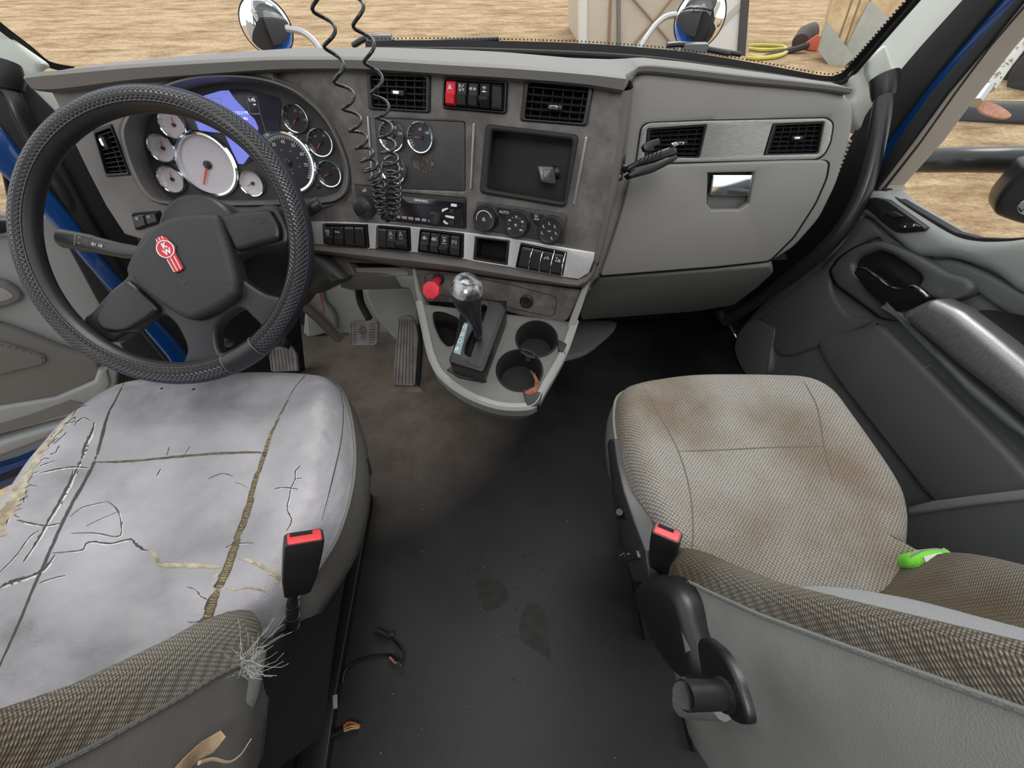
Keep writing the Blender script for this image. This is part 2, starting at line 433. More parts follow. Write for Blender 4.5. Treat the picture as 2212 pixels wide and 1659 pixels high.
# brown dried mud near the pedals
sp = n.new('ShaderNodeSeparateXYZ'); L.new(t.outputs['Object'], sp.inputs[0])
dx = _m('ADD', sp.outputs[0], .55); dy = _m('SUBTRACT', sp.outputs[1], 1.0); d2 = _m('ADD', _m('MULTIPLY', dx, dx), _m('MULTIPLY', dy, dy))
ms = _m('SUBTRACT', 1.5, _m('MULTIPLY', d2, 3.2)); nb = _noise(9, 7, .7); ms = _m('MULTIPLY', ms, _m('MULTIPLY', nb.outputs[0], 1.25))
cl = n.new('ShaderNodeClamp'); L.new(ms, cl.inputs[0]); mx = n.new('ShaderNodeMix'); mx.data_type = 'RGBA'; L.new(cl.outputs[0], mx.inputs[0]); L.new(rr.outputs[0], mx.inputs[6]); mx.inputs[7].default_value = (.25, .205, .17, 1)
L.new(mx.outputs[2], b.inputs['Base Color'])
rg = _m('ADD', .38, _m('MULTIPLY', nz.outputs[0], .3)); L.new(rg, b.inputs['Roughness'])
b1 = n.new('ShaderNodeBump'); b1.inputs['Strength'].default_value = .6; b1.inputs['Distance'].default_value = .0012; nf = _noise(420, 2); L.new(nf.outputs[0], b1.inputs['Height']); L.new(b1.outputs[0], b.inputs['Normal'])
m_floor = M
# dirt yard with graded ridges
M = mat('yard_dirt', (.6, .44, .27), .95, spec=.1); n, L, b = nodes_of(M)
t = n.new('ShaderNodeTexCoord'); mp = n.new('ShaderNodeMapping'); mp.inputs['Scale'].default_value = (.8, 2.3, 1); mp.inputs['Rotation'].default_value = (0, 0, -.2); L.new(t.outputs['Object'], mp.inputs[0])
na = n.new('ShaderNodeTexNoise'); na.inputs['Scale'].default_value = 1.3; na.inputs['Detail'].default_value = 9; na.inputs['Roughness'].default_value = .7; L.new(mp.outputs[0], na.inputs['Vector'])
rr = n.new('ShaderNodeValToRGB'); e = rr.color_ramp.elements; e[0].position = .36; e[1].position = .6; e[0].color = (.31, .2, .11, 1); e[1].color = (.6, .455, .29, 1)
L.new(na.outputs[0], rr.inputs[0])
nb = _noise(16, 6, .7); r2 = n.new('ShaderNodeValToRGB'); r2.color_ramp.elements[0].position = .3; r2.color_ramp.elements[1].position = .62; r2.color_ramp.elements[0].color = (.55, .5, .45, 1); r2.color_ramp.elements[1].color = (1.05, 1.05, 1.05, 1)
L.new(nb.outputs[0], r2.inputs[0]); mx = n.new('ShaderNodeMix'); mx.data_type = 'RGBA'; mx.blend_type = 'MULTIPLY'; mx.inputs[0].default_value = .8; L.new(rr.outputs[0], mx.inputs[6]); L.new(r2.outputs[0], mx.inputs[7]); L.new(mx.outputs[2], b.inputs['Base Color'])
b1 = n.new('ShaderNodeBump'); b1.inputs['Strength'].default_value = .8; b1.inputs['Distance'].default_value = .08; L.new(na.outputs[0], b1.inputs['Height'])
b2 = n.new('ShaderNodeBump'); b2.inputs['Strength'].default_value = .7; b2.inputs['Distance'].default_value = .03; L.new(nb.outputs[0], b2.inputs['Height']); L.new(b1.outputs[0], b2.inputs['Normal']); L.new(b2.outputs[0], b.inputs['Normal'])
m_dirt = M
# clear pane: mostly transparent with a faint mirror
def glass(name, tint=(1, 1, 1), k=.06):
    M = bpy.data.materials.new(name); M.use_nodes = True; n = M.node_tree.nodes; L = M.node_tree.links; n.clear()
    o = n.new('ShaderNodeOutputMaterial'); x = n.new('ShaderNodeMixShader'); a = n.new('ShaderNodeBsdfTransparent'); g = n.new('ShaderNodeBsdfGlossy')
    a.inputs[0].default_value = (*tint, 1); g.inputs['Roughness'].default_value = .02; g.inputs['Color'].default_value = (.9, .95, 1, 1)
    fr_ = n.new('ShaderNodeLayerWeight'); fr_.inputs[0].default_value = .25; mu = n.new('ShaderNodeMath'); mu.operation = 'MULTIPLY'; mu.inputs[1].default_value = k*4
    L.new(fr_.outputs['Fresnel'], mu.inputs[0]); L.new(mu.outputs[0], x.inputs[0]); L.new(a.outputs[0], x.inputs[1]); L.new(g.outputs[0], x.inputs[2]); L.new(x.outputs[0], o.inputs[0])
    return M
m_glass = glass('clear_glass', (.97, .98, .97), .05)
m_wood = mat('plywood', (.72, .54, .32), .8, col2=(.5, .35, .19), cscale=3, bump=.3, bscale=60)
m_white = mat('white_paint', (.75, .75, .72), .5)
m_beigew = mat('tan_siding', (.62, .56, .46), .6, col2=(.55, .49, .4), cscale=2)
m_greyp = mat('grey_sheet', (.34, .35, .31), .7, col2=(.42, .42, .38), cscale=3)
m_orange = mat('orange_paint', (.55, .12, .07), .6)
m_yellow = mat('yellow_cable', (.55, .5, .1), .6)
m_rust = mat('rust', (.42, .2, .13), .9, col2=(.5, .28, .2), cscale=20)
m_tyre = mat('tyre', (.05, .05, .052), .85, bump=.5, bscale=60)
# ---------------------------------------------------------------- the yard and the cab shell
st = lambda o: tag(o, kind='structure')
mb = MB(); mb.add([(-60, -30, -1.2), (60, -30, -1.2), (60, 70, -1.2), (-60, 70, -1.2)], [(0, 1, 2, 3)])
st(mb.build('ground', m_dirt, smooth=0))
XR = 1.0
# floor: a mat sheet over the steel pan
mb = MB(); fo = [(-1.12, -1.3), (1.04, -1.3), (1.04, 1.42), (-1.12, 1.42)]
fz = Fr((0, 0, 0), (0, 0, 1), (1, 0, 0))
st(plate(fz, fo, .05, .006).build('floor', m_floor))

# dash working frames
FC = yt(CAM+ray(920, 460)*.81, 16, 20)
FD = yt(FC.hit(700, 300), 0, 20)
FG = yt(CAM+ray(1560, 450)*(.93/ray(1560, 450).y), -1, 12)
FT = Fr((0, .71, .67), (0, -.243, .97), (1, 0, 0))

# unseen part roof and rear wall, added to keep skylight off floor and rear
mb = MB(); box(mb, (0, -.78, 1.98), 2.2, 1.3, .05); st(mb.build('shade_ceiling', m_pill, smooth=0))
mb = MB(); box(mb, (0, -1.4, .95), 2.2, .05, 2.1); st(mb.build('shade_wall_back', m_doorL, smooth=0))
# front wall with its light kick panels
FW = Fr((0, 1.27, 0), (0, -1, 0), (1, 0, 0))
o = slab('wall_front', FW, [(150, 560), (240, 700), (560, 745), (1500, 712), (1760, 740), (1860, 420), (1700, 200), (1100, 180), (300, 200)], .04, m_blackm, bev=0, h=-.06); st(o)
# light kick panel behind the pedals, with its bulge over the accelerator
def kick(u, v): return .03*math.exp(-((u+.42)/.09)**2)*(1 if v < .62 else 0)
k = thing('footwell_liner', 'pale grey plastic kick panel behind the pedals under the driver dash', 'kick panel', (-.4, 1.25, 0))
o = slab('panel', FW, [(655, 560), (660, 640), (655, 728), (700, 727), (748, 722), (850, 735), (905, 740), (930, 600), (900, 560)], .03, m_kick, k, bev=.01, r=.02)
q = FW.locs([(795, 600), (800, 640), (815, 672), (838, 700), (852, 716), (880, 730), (905, 700), (900, 600)])
plate(FW, [(a.x, a.y) for a in spl(q)], .05, .025, .05, steps=5).build('bulge', m_kick, k)
q = FW.locs([(664, 600), (664, 700), (668, 722), (705, 715), (728, 706), (725, 672), (702, 640), (700, 600)])
plate(FW, [(a.x, a.y) for a in spl(q)], .03, .012, .02, steps=4).build('side_cover', m_kick, k)

# passenger side floor bump and dark firewall edge
o = slab('floor_cover', Fr((0, 0, .02), (0, 0, 1), (1, 0, 0)), [(1180, 690), (1215, 690), (1320, 690), (1330, 705), (1300, 735), (1262, 762), (1210, 775), (1180, 770)], .03, m_passlow, bev=.015, h=.0, smooth=True)
tag(o, 'pale grey moulded floor cover edge showing beside the console foot', 'floor cover')

# windshield: curved glass, frit border, rubber
def wpt(x, y, Y): r = ray(x, y); return CAM+r*(Y/r.y)
base = [(-140, 20, 1.08), (0, 68, 1.12), (60, 110, 1.17), (118, 148, 1.2), (200, 158, 1.25), (400, 140, 1.36), (700, 120, 1.43), (1000, 112, 1.47), (1300, 128, 1.46), (1500, 148, 1.43), (1700, 172, 1.38), (1800, 184, 1.35)]
base = spl([wpt(*b_) for b_ in base], False, 4)
w1 = thing('window_1', None, None, (0, 1.4, .9), kind='structure')
def rake(p, s): return Vector((p.x*(1-.06*s), p.y-.62*s, p.z+.85*s))
corner = [wpt(1820, 176, 1.33), wpt(1838, 158, 1.3), wpt(1965, 0, 1.17), wpt(2110, -160, 1.05)]
rows = []
LEFT = [wpt(-140, 20, 1.08)]
bl = resample(base[12:], 26)        # bottom edge from left corner to right corner
tl = resample([Vector((-1.1, .55, 2.0)), Vector((-.5, .75, 2.03)), Vector((0, .8, 2.05)), Vector((.5, .75, 2.03)), Vector((.95, .62, 2.0))], 26)
rows = [[a.lerp(b_, s) for a, b_ in zip(bl, tl)] for s in (0, .25, .5, .75, 1)]
loft(rows).build('pane', m_glass, w1, smooth=60)
# frit band (black enamel) printed along the bottom edge: thin strip just inside the glass
fr_top = [(790, 88), (900, 86), (1050, 87), (1255, 93), (1400, 103), (1500, 114), (1650, 139), (1760, 160), (1800, 163), (1822, 152), (1840, 132), (1955, 0), (2060, -120)]
fr_bot = [(790, 112), (900, 112), (1050, 114), (1255, 122), (1400, 132), (1500, 145), (1650, 166), (1770, 184), (1812, 182), (1838, 166), (1856, 142), (1976, 0), (2082, -120)]
Ys = [1.42, 1.44, 1.46, 1.45, 1.43, 1.42, 1.38, 1.345, 1.335, 1.32, 1.305, 1.16, 1.05]
ft = resample(spl([wpt(a, b_, y) for (a, b_), y in zip(fr_top, Ys)], False, 6), 80); fb = resample(spl([wpt(a, b_, y-.01) for (a, b_), y in zip(fr_bot, Ys)], False, 6), 80)
loft([[p+Vector((0, -.004, 0)) for p in ft], [p+Vector((0, -.004, 0)) for p in fb], [p+Vector((0, .02, -.01)) for p in fb]]).build('frit_border', m_seal, w1)
mb = MB()
for i, p in enumerate(ft):
    if i % 1 == 0: 
        for q_ in (0, .5):
            c = p.lerp(ft[min(i+1, 79)], q_)+Vector((0, -.003, .004)); box(mb, c, .0035, .001, .0035)
mb.build('frit_dots', m_seal, w1)
tube([p.lerp(q_, .75)+Vector((0, -.012, 0)) for p, q_ in zip(ft, fb)], .007, 8).build('rubber_gasket', m_seal, w1)
# left edge of the windshield
fl = [wpt(-60, 0, 1.06), wpt(0, 52, 1.1), wpt(60, 98, 1.15), wpt(112, 139, 1.19), wpt(170, 152, 1.22)]
fl = resample(spl(fl, False, 6), 24)
loft([[p+Vector((.0, -.004, .008)) for p in fl], [p+Vector((-.012, -.004, -.004)) for p in fl], [p+Vector((-.012, .02, -.004)) for p in fl]]).build('frit_border', m_seal, w1)

# A-pillar trims
FPR = Fr(wpt(1880, 160, 1.28), (-.35, -.86, .37))
t1 = thing('trim_1', None, None, wpt(1880, 160, 1.28), kind='structure')
pr = [(2130, -160), (1985, -18), (1880, 108), (1832, 165), (1838, 190), (1846, 205), (1836, 225), (1845, 262), (1856, 286), (1865, 283), (1895, 240), (1946, 172), (2024, 90), (2104, 0), (2230, -140)]
slab('pillar_cover', FPR, pr, .06, m_pill, t1, bev=.014, r=.02)
hb = [(1909, 98), (1916, 97), (1938, 158), (1936, 166), (1925, 158), (1905, 160), (1888, 175), (1882, 178), (1874, 160), (1874, 130), (1885, 118)]
slab('handle_socket', FPR, hb, .035, m_pill, t1, bev=.008, h=.022, r=.01)
# door opening: black seal, blue painted jamb, black seal
FJ = Fr(wpt(1900, 330, 1.16), (-.75, -.62, .2))
FJ = Fr((1.045, 0, 0), (-1, 0, 0), (0, -1, 0))
ys_ = [-150, 0, 100, 202, 304, 400]
E0 = list(zip([2210, 2076, 1986, 1900, 1830, 1770], ys_))+[(1690, 560), (1600, 650)]
E1 = list(zip([2285, 2155, 2070, 1986, 1912, 1850], ys_))+[(1790, 540), (1700, 620)]
E2 = list(zip([2325, 2195, 2104, 2012, 1941, 1880], ys_))+[(1810, 540), (1740, 620)]
E3 = list(zip([2345, 2206, 2125, 2040, 1966, 1890], ys_))
E4 = list(zip([2370, 2228, 2142, 2066, 1994, 1912], ys_))
slab('door_seal', FJ, E0+E1[::-1], .02, m_seal, t1, bev=.005, h=.0)
slab('painted_jamb', FJ, E1+E2[::-1], .03, m_bluep, t1, bev=.004, h=-.01)
FPL = Fr(wpt(60, 170, 1.1), (.6, -.78, .2))
t2 = thing('trim_2', None, None, wpt(60, 170, 1.1), kind='structure')
slab('pillar_cover', FPL, [(-160, -70), (-60, 20), (0, 62), (55, 104), (108, 142), (84, 152), (90, 180), (128, 196), (192, 310), (165, 345), (100, 300), (40, 250), (0, 200), (-160, 80)], .05, m_pill, t2, bev=.012, r=.015)
FJL = Fr(wpt(130, 460, .93), (.72, -.66, .2))
slab('door_seal', FJL, [(-60, 180), (0, 195), (60, 270), (120, 330), (200, 480), (300, 640), (420, 800), (380, 810), (240, 640), (100, 450), (-60, 280)], .02, m_seal, t2, bev=.006, h=.004)
slab('painted_jamb', FJL, [(-60, 250), (0, 268), (60, 350), (140, 450), (220, 555), (300, 650), (390, 745), (430, 800), (400, 830), (360, 770), (270, 665), (190, 575), (110, 480), (60, 430), (0, 372), (-60, 330)], .04, m_bluep, t2, bev=.008, h=.02)

st(slab('wall_left', FJL.off(-.05), [(-60, 120), (40, 160), (150, 270), (220, 400), (300, 520), (420, 560), (640, 600), (660, 800), (560, 840), (430, 830), (280, 780), (60, 370), (-60, 260)], .03, m_seal, bev=.004))
mb = MB(); box(mb, (1.075, 1.25, .3), .03, .6, .64); st(mb.build('wall_right', m_seal, smooth=0))
# blue outer shell of the sleeper and roof, which the round mirrors look back at
mb = MB(); box(mb, (-1.16, -1.0, .9), .03, 1.2, 3.2); box(mb, (1.13, -1.0, .9), .03, 1.2, 3.2); box(mb, (0, .0, 2.5), 2.2, .04, 1.0, (Vector((1, 0, 0)), Vector((0, .85, .5)), Vector((0, -.5, .85)))); st(mb.build('trim_3', m_bluep, smooth=0))

fl_ = [o for o in bpy.data.objects if o.name == 'floor'][0]
for q in ([(1030, 1260), (1045, 1243), (1068, 1248), (1090, 1268), (1098, 1290), (1080, 1312), (1050, 1318), (1036, 1300)], [(1122, 1345), (1140, 1305), (1165, 1310), (1184, 1340), (1183, 1375), (1190, 1428), (1160, 1405), (1128, 1385)]):
    pq = [(a.x, a.y) for a in spl(fz.locs(q))]
    plate(fz, pq, .0012, 0, .0006).build('worn_patch', mat('worn_patch', (.03, .03, .029), .85, bump=1., bscale=260, col2=(.045, .044, .04), cscale=40), fl_)
random.seed(21); mb = MB()
for i in range(38):
    x, y = random.gauss(1060, 70), random.gauss(1230, 110); u, v = fz.loc(x, y); r = random.uniform(.0012, .0032)
    lathe(fz, (u, v), [(r, 0), (r*.7, r*.4), (0, r*.5)], 10, mb)
mb.build('blister', m_floor, fl_)
fl_.children[-1]['kind'] = 'stuff'
# ---------------------------------------------------------------- dashboard
dash = thing('dashboard', 'taupe and grey moulded truck dashboard running the width of the cab under the windshield', 'dashboard', (-.1, 1.0, .6))
# openings
V_CL = [(794, 159), (929, 163), (928, 243), (798, 235)]
V_CR = [(1135, 173), (1281, 186), (1266, 271), (1125, 260)]
HZ = [(960, 169), (1096, 179), (1093, 245), (958, 233)]
GP = [(809, 254), (1004, 264), (1004, 413), (823, 406)]
RD = [(820, 413), (1006, 429), (1006, 494), (822, 474)]
KN = [(766, 400), (812, 404), (812, 462), (778, 460)]
SB = [(1047, 267), (1251, 291), (1222, 449), (1034, 417)]
SB_IN = [(1061, 282), (1237, 303), (1218, 437), (1051, 409)]
CP = [(1029, 434), (1226, 463), (1220, 528), (1023, 495)]
B1 = [(700, 483), (794, 485), (798, 536), (702, 531)]
B2 = [(816, 487), (886, 492), (888, 543), (814, 537)]
B3 = [(909, 494), (1002, 505), (1001, 558), (904, 544)]
CB = [(1026, 511), (1101, 520), (1096, 573), (1022, 561)]
B4 = [(1125, 525), (1225, 545), (1216, 596), (1114, 577)]
cface = [(583, 150), (700, 146), (800, 148), (1000, 160), (1100, 167), (1250, 180), (1346, 196), (1342, 250), (1331, 330), (1313, 425), (1292, 520), (1283, 560), (1272, 592), (1250, 608),
         (1170, 596), (1100, 580), (1000, 562), (890, 548), (800, 537), (690, 527), (664, 524), (662, 470), (700, 450), (738, 434), (755, 418), (757, 392), (751, 345), (738, 310), (712, 262), (680, 226), (647, 202), (610, 185)]
seam = spl([(583, 150), (592, 172), (610, 185), (647, 203), (680, 228), (712, 264), (738, 312), (752, 352), (757, 392), (755, 418), (738, 436), (700, 447), (672, 452), (662, 472), (664, 524)], False, 4)
cf = [(a.x, a.y) for a in seam]+[(690, 527), (800, 537), (890, 548), (1000, 562), (1100, 580), (1170, 596), (1250, 608), (1272, 592), (1283, 560), (1292, 520), (1313, 425), (1331, 330), (1342, 250), (1348, 196), (1250, 180), (1100, 167), (1000, 160), (800, 148), (700, 146)]
hl = [V_CL, V_CR, HZ, RD, KN, SB_IN, CB, B1, B2, B3, B4, GP]
slab('center_panel', FC, cf, .05, m_face, dash, bev=.004, holes=hl, hr=.004)
# right flank of the centre section rolling away from the driver
a = [FC.hit(x, y, -.004) for x, y in [(1348, 196), (1342, 250), (1331, 330), (1313, 425), (1292, 520), (1283, 560), (1272, 592), (1255, 640)]]
a = resample(a, 20)
rows = [[p+Vector((.0, 0, 0)) for p in a], [p+Vector((.012, .004, 0)) for p in a], [p+Vector((.02, .018, 0)) for p in a], [p+Vector((.024, .05, 0)) for p in a], [p+Vector((.024, .15, -.01)) for p in a], [p+Vector((.024, .36, -.1)) for p in a]]
loft(rows).build('center_flank', m_lip, dash)

# driver face with the cluster opening and the corner vent
c_in = [(322, 262), (318, 302), (328, 367), (346, 408), (366, 428), (420, 431), (625, 430), (712, 421), (736, 402), (740, 356), (714, 280), (672, 224), (604, 191), (517, 180), (463, 183), (409, 196), (360, 222)][::-1]
c_out = [(262, 300), (266, 262), (300, 212), (345, 186), (408, 166), (484, 160), (560, 166), (620, 184), (665, 212), (712, 262), (751, 345), (755, 400), (738, 428), (690, 440), (500, 445), (365, 442), (318, 425), (286, 375)]
VL = [(203, 284), (241, 270), (282, 377), (231, 381)]
SWL = [(288, 462), (345, 457), (352, 478), (298, 497)]
dface = [(100, 182), (160, 190), (300, 171), (450, 158), (583, 149), (592, 172), (612, 186), (648, 204), (682, 230), (714, 266), (740, 314), (754, 352), (760, 392), (757, 420), (740, 438), (702, 449), (674, 454), (666, 472), (668, 530),
         (560, 522), (440, 520), (330, 525), (268, 506), (228, 445), (190, 372), (160, 310), (135, 250), (118, 215)]
sm = lambda p: [(q.x, q.y) for q in spl(p)]
slab('driver_panel', FD, dface, .05, m_faceg, dash, bev=.004, holes=[sm(c_out), VL, SWL])
# hood ring around the cluster, sloping inward to the gauge face
ro = [FD.hit(x, y, .008) for x, y in sm(c_out)]; ro = resample(ro, 120, True)
r1 = resample([FD.hit(x, y, .016) for x, y in sm([(x+(500-x)*.03, y+(320-y)*.035) for x, y in c_out])], 120, True)
ri = resample([FD.hit(x, y, -.05) for x, y in sm(c_in)], 120, True)
def align(a, b_):
    k = min(range(len(b_)), key=lambda i: (b_[i]-a[0]).length); return b_[k:]+b_[:k]
r1 = align(ro, r1); ri = align(ro, ri)
rb = [p-FD.n*.06 for p in ro]
loft([rb, ro, [p.lerp(q, .5)+FD.n*.004 for p, q in zip(ro, r1)], r1, [p.lerp(q, .12)+FD.n*-.004 for p, q in zip(r1, ri)], ri], closed=True).build('cluster_hood', m_faceg, dash)

# lower brushed strip with its switch openings
stp = [(665, 478), (740, 480), (800, 482), (880, 489), (1005, 502), (1105, 515), (1231, 537), (1285, 546), (1281, 566), (1272, 590), (1250, 603), (1217, 599), (1097, 577), (1023, 565), (1002, 560), (890, 545), (795, 537), (665, 527)]
slab('brushed_strip', FC, stp, .008, m_brush, dash, bev=.0015, h=.005, holes=[B1, B2, B3, CB, B4], hr=.002)
# padded lip below the strip
tp = [(640, 527), (700, 530), (795, 538), (890, 546), (1002, 561), (1097, 578), (1217, 600), (1250, 605), (1275, 592), (1286, 566)]
bt = [(640, 556), (700, 549), (770, 560), (890, 579), (1002, 590), (1097, 604), (1217, 618), (1255, 622), (1280, 605), (1293, 572)]
A_ = resample([FC.hit(x, y, .004) for x, y in tp], 40); B_ = resample([FC.hit(x, y, .004) for x, y in bt], 40)
rows = []
for s, hh in [(-.05, -.02), (0, .002), (.1, .012), (.35, .02), (.7, .016), (.9, .006), (1, -.008), (1.0, -.06)]:
    rows.append([p.lerp(q, s)+FC.n*hh for p, q in zip(A_, B_)])
loft(rows).build('padded_lip', m_lip, dash)
# shelf slot under the lip and knee bolster edge
FK = FC.off(-.012)
slab('knee_panel', FK, [(640, 545), (740, 552), (890, 577), (905, 592), (912, 640), (895, 610), (880, 596), (740, 596), (715, 622), (640, 640)], .03, m_lip, dash, bev=.004, holes=[[(752, 568), (860, 572), (882, 591), (765, 590)]], hr=.003)
slab('shelf_slot', FK.off(-.028), [(735, 560), (880, 560), (895, 600), (745, 600)], .01, m_void, dash, bev=0)
FKN = yt(FC.hit(760, 597, -.02), 10, -30)
slab('knee_bolster', FKN, [(735, 595), (880, 595), (898, 612), (908, 640), (880, 625), (760, 628), (735, 622)], .02, m_passlow, dash, bev=.006, r=.006)
slab('bolster_side', yt(FC.hit(895, 620, -.01), 20, 10), [(852, 597), (892, 597), (903, 612), (935, 720), (965, 800), (948, 800), (916, 720), (885, 625), (866, 622)], .02, m_passlow, dash, bev=.005, r=.006)

# top pad: rolled brow along the front and the deck running to the glass
bp_ = [('D', 92, 190), ('D', 112, 193), ('D', 160, 191), ('D', 300, 172), ('D', 450, 159), ('D', 560, 151), ('C', 640, 147), ('C', 720, 146), ('C', 800, 147), ('C', 1000, 160), ('C', 1100, 166), ('C', 1250, 178), ('C', 1340, 193)]
frm = {'C': FC, 'D': FD, 'G': FG}
low = [frm[k_].hit(x, y, .0) for k_, x, y in bp_]
low2 = [FG.hit(x, y, .0) for x, y in [(1366, 170), (1393, 154), (1586, 175), (1700, 185), (1773, 192), (1832, 200)]]
lowc = resample(spl(low, False, 5), 60); lowg = resample(spl(low2, False, 5), 34)
lw = lowc+lowg
top = []
def tgt(x, pts):
    for (a, b_), (c, d) in zip(pts, pts[1:]):
        if a <= x <= c: return b_+(d-b_)*(x-a)/(c-a)
    return pts[0][1] if x < pts[0][0] else pts[-1][1]
def proj(P):
    d = P-CAM; z = d.dot(fwd); return (W/2+F*d.dot(rgt)/z, H/2-F*d.dot(upv)/z)
sil = [(60, 160), (84, 152), (130, 140), (300, 124), (450, 113), (600, 104), (800, 102), (1000, 108), (1100, 113), (1250, 125), (1340, 128), (1400, 124), (1500, 134), (1600, 147), (1700, 160), (1830, 178)]
def upto(p, ty, fy):   # height on the vertical line moved by fy toward the glass where the brow's upper edge is seen
    q = Vector((p.x, p.y+fy, p.z)); lo, hi = 0., .3
    for _ in range(30):
        mid = (lo+hi)/2
        if proj(q+Vector((0, 0, mid)))[1] > ty: lo = mid
        else: hi = mid
    return lo
rows = [[] for _ in range(9)]
N_ = len(lw)
for i, p in enumerate(lw):
    x, y = proj(p); ty = tgt(x, sil); g = 1 if i >= 60 else 0
    outw = .022 if not g else .008
    h1 = upto(p, ty, .0)
    n_ = Vector((0, -1, 0))
    e = 1.
    yc = ty+((.25+.25*min(1, max(0, (x-84)/900))) if not g else .5)*(y-ty)
    def hgt(py, fy): return upto(p, py, fy)
    hc = hgt(yc, -outw*.5); dk = .11 if not g else .07; hs = hgt(ty, dk)
    seq = [(.02, 0, -.012), (-outw*.5, 0, -.002), (-outw, .2*hc, 0), (-outw, .85*hc, 0), (-outw*.6, hc, 0), (.0, hc+(hs-hc)*.22, 0), (dk, hs, 0)]
    for r, (dy, dz, d3) in zip(rows, seq): r.append(p+Vector((0, dy, dz+d3)))
    u = i/(N_-1)
    bk = Vector((p.x*1.06-.005, 1.22+.24*math.sin(PI*min(1, max(0, (p.x+1.15)/2.1))), 0)); bk.z = .84
    if g: bk.x = p.x*1.02+.02; bk.z = .86
    rows[7].append(rows[6][-1].lerp(bk, .5)-Vector((0, 0, .002))); rows[8].append(bk)
mbp = loft(rows)
nn = N_
mbp.f.append(tuple(k_*nn for k_ in range(9))); mbp.f.append(tuple(k_*nn+nn-1 for k_ in range(9))[::-1])
mbp.build('top_pad', m_pad, dash, smooth=38)

# passenger side
gl = [(1356, 186), (1366, 169), (1393, 153), (1586, 174), (1773, 190), (1836, 207), (1849, 225), (1849, 268), (1840, 309), (1812, 399), (1775, 474), (1719, 537), (1664, 571), (1550, 583), (1293, 601), (1262, 640), (1262, 602), (1290, 545), (1320, 430), (1342, 330)]
vp = [(1399, 264), (1520, 259), (1788, 253), (1800, 262), (1802, 272), (1796, 309), (1783, 335), (1766, 346), (1463, 354), (1372, 356), (1379, 309), (1384, 275)]
gd = [(1372, 358), (1463, 356), (1700, 348), (1783, 347), (1791, 353), (1786, 385), (1762, 440), (1715, 513), (1662, 565), (1550, 577), (1296, 597), (1316, 540), (1342, 460), (1358, 395)]
VG1 = [(1398, 278), (1528, 269), (1512, 342), (1392, 340)]
VG2 = [(1669, 268), (1782, 263), (1769, 333), (1649, 336)]
LT = [(1530, 374), (1631, 372), (1619, 440), (1600, 453), (1538, 454), (1528, 440)]
slab('passenger_panel', FG, gl, .22, m_pass, dash, bev=.018, r=.02, holes=[VG1, VG2, LT, ])
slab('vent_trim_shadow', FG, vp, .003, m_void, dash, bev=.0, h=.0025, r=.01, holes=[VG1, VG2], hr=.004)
vpi = [(x+(1590-x)*.012, y+(305-y)*.05) for x, y in vp]
slab('brushed_vent_trim', FG, vpi, .006, m_brushd, dash, bev=.002, h=.006, r=.01, holes=[VG1, VG2], hr=.004)
slab('door_gap', FG, [(x+(x-1560)*.012, y+(y-460)*.016) for x, y in gd], .003, m_void, dash, bev=0, h=.002, r=.012, holes=[LT])
gdr = slab('glove_box_door', FG, gd, .016, m_pass, dash, bev=.005, h=.014, r=.012, holes=[LT])
gdr['label'] = 'large grey glove box door'
lo_ = slab('latch_recess', FG, [(1525, 368), (1636, 368), (1626, 458), (1524, 458)], .01, m_passlow, gdr, bev=0, h=-.012)
slab('latch', FG, [(1540, 378), (1626, 378), (1618, 423), (1534, 421)], .012, m_chrome, gdr, bev=.0015, h=.014, r=.003)
# serrated defroster edge at the outer end
mb = MB()
for i in range(11):
    x, y = lerp2((1833, 304), (1797, 396), i/10.); c = FG.hit(x, y, -.025); box(mb, c, .008, .012, .004)
mb.build('edge_ribs', m_pass, dash, smooth=0)
# knee panel under the glove box, sloping away
FL = yt(FG.hit(1450, 590, -.004), -1, -28)
slab('lower_knee_panel', FL, [(1292, 603), (1480, 590), (1666, 575), (1672, 590), (1640, 620), (1586, 660), (1500, 674), (1255, 692), (1262, 660), (1280, 625)], .08, m_passlow, dash, bev=.008, r=.015)
slab('dark_undertray', FL.off(-.1), [(1150, 600), (1700, 560), (1620, 700), (1200, 720)], .02, m_void, dash, bev=0)

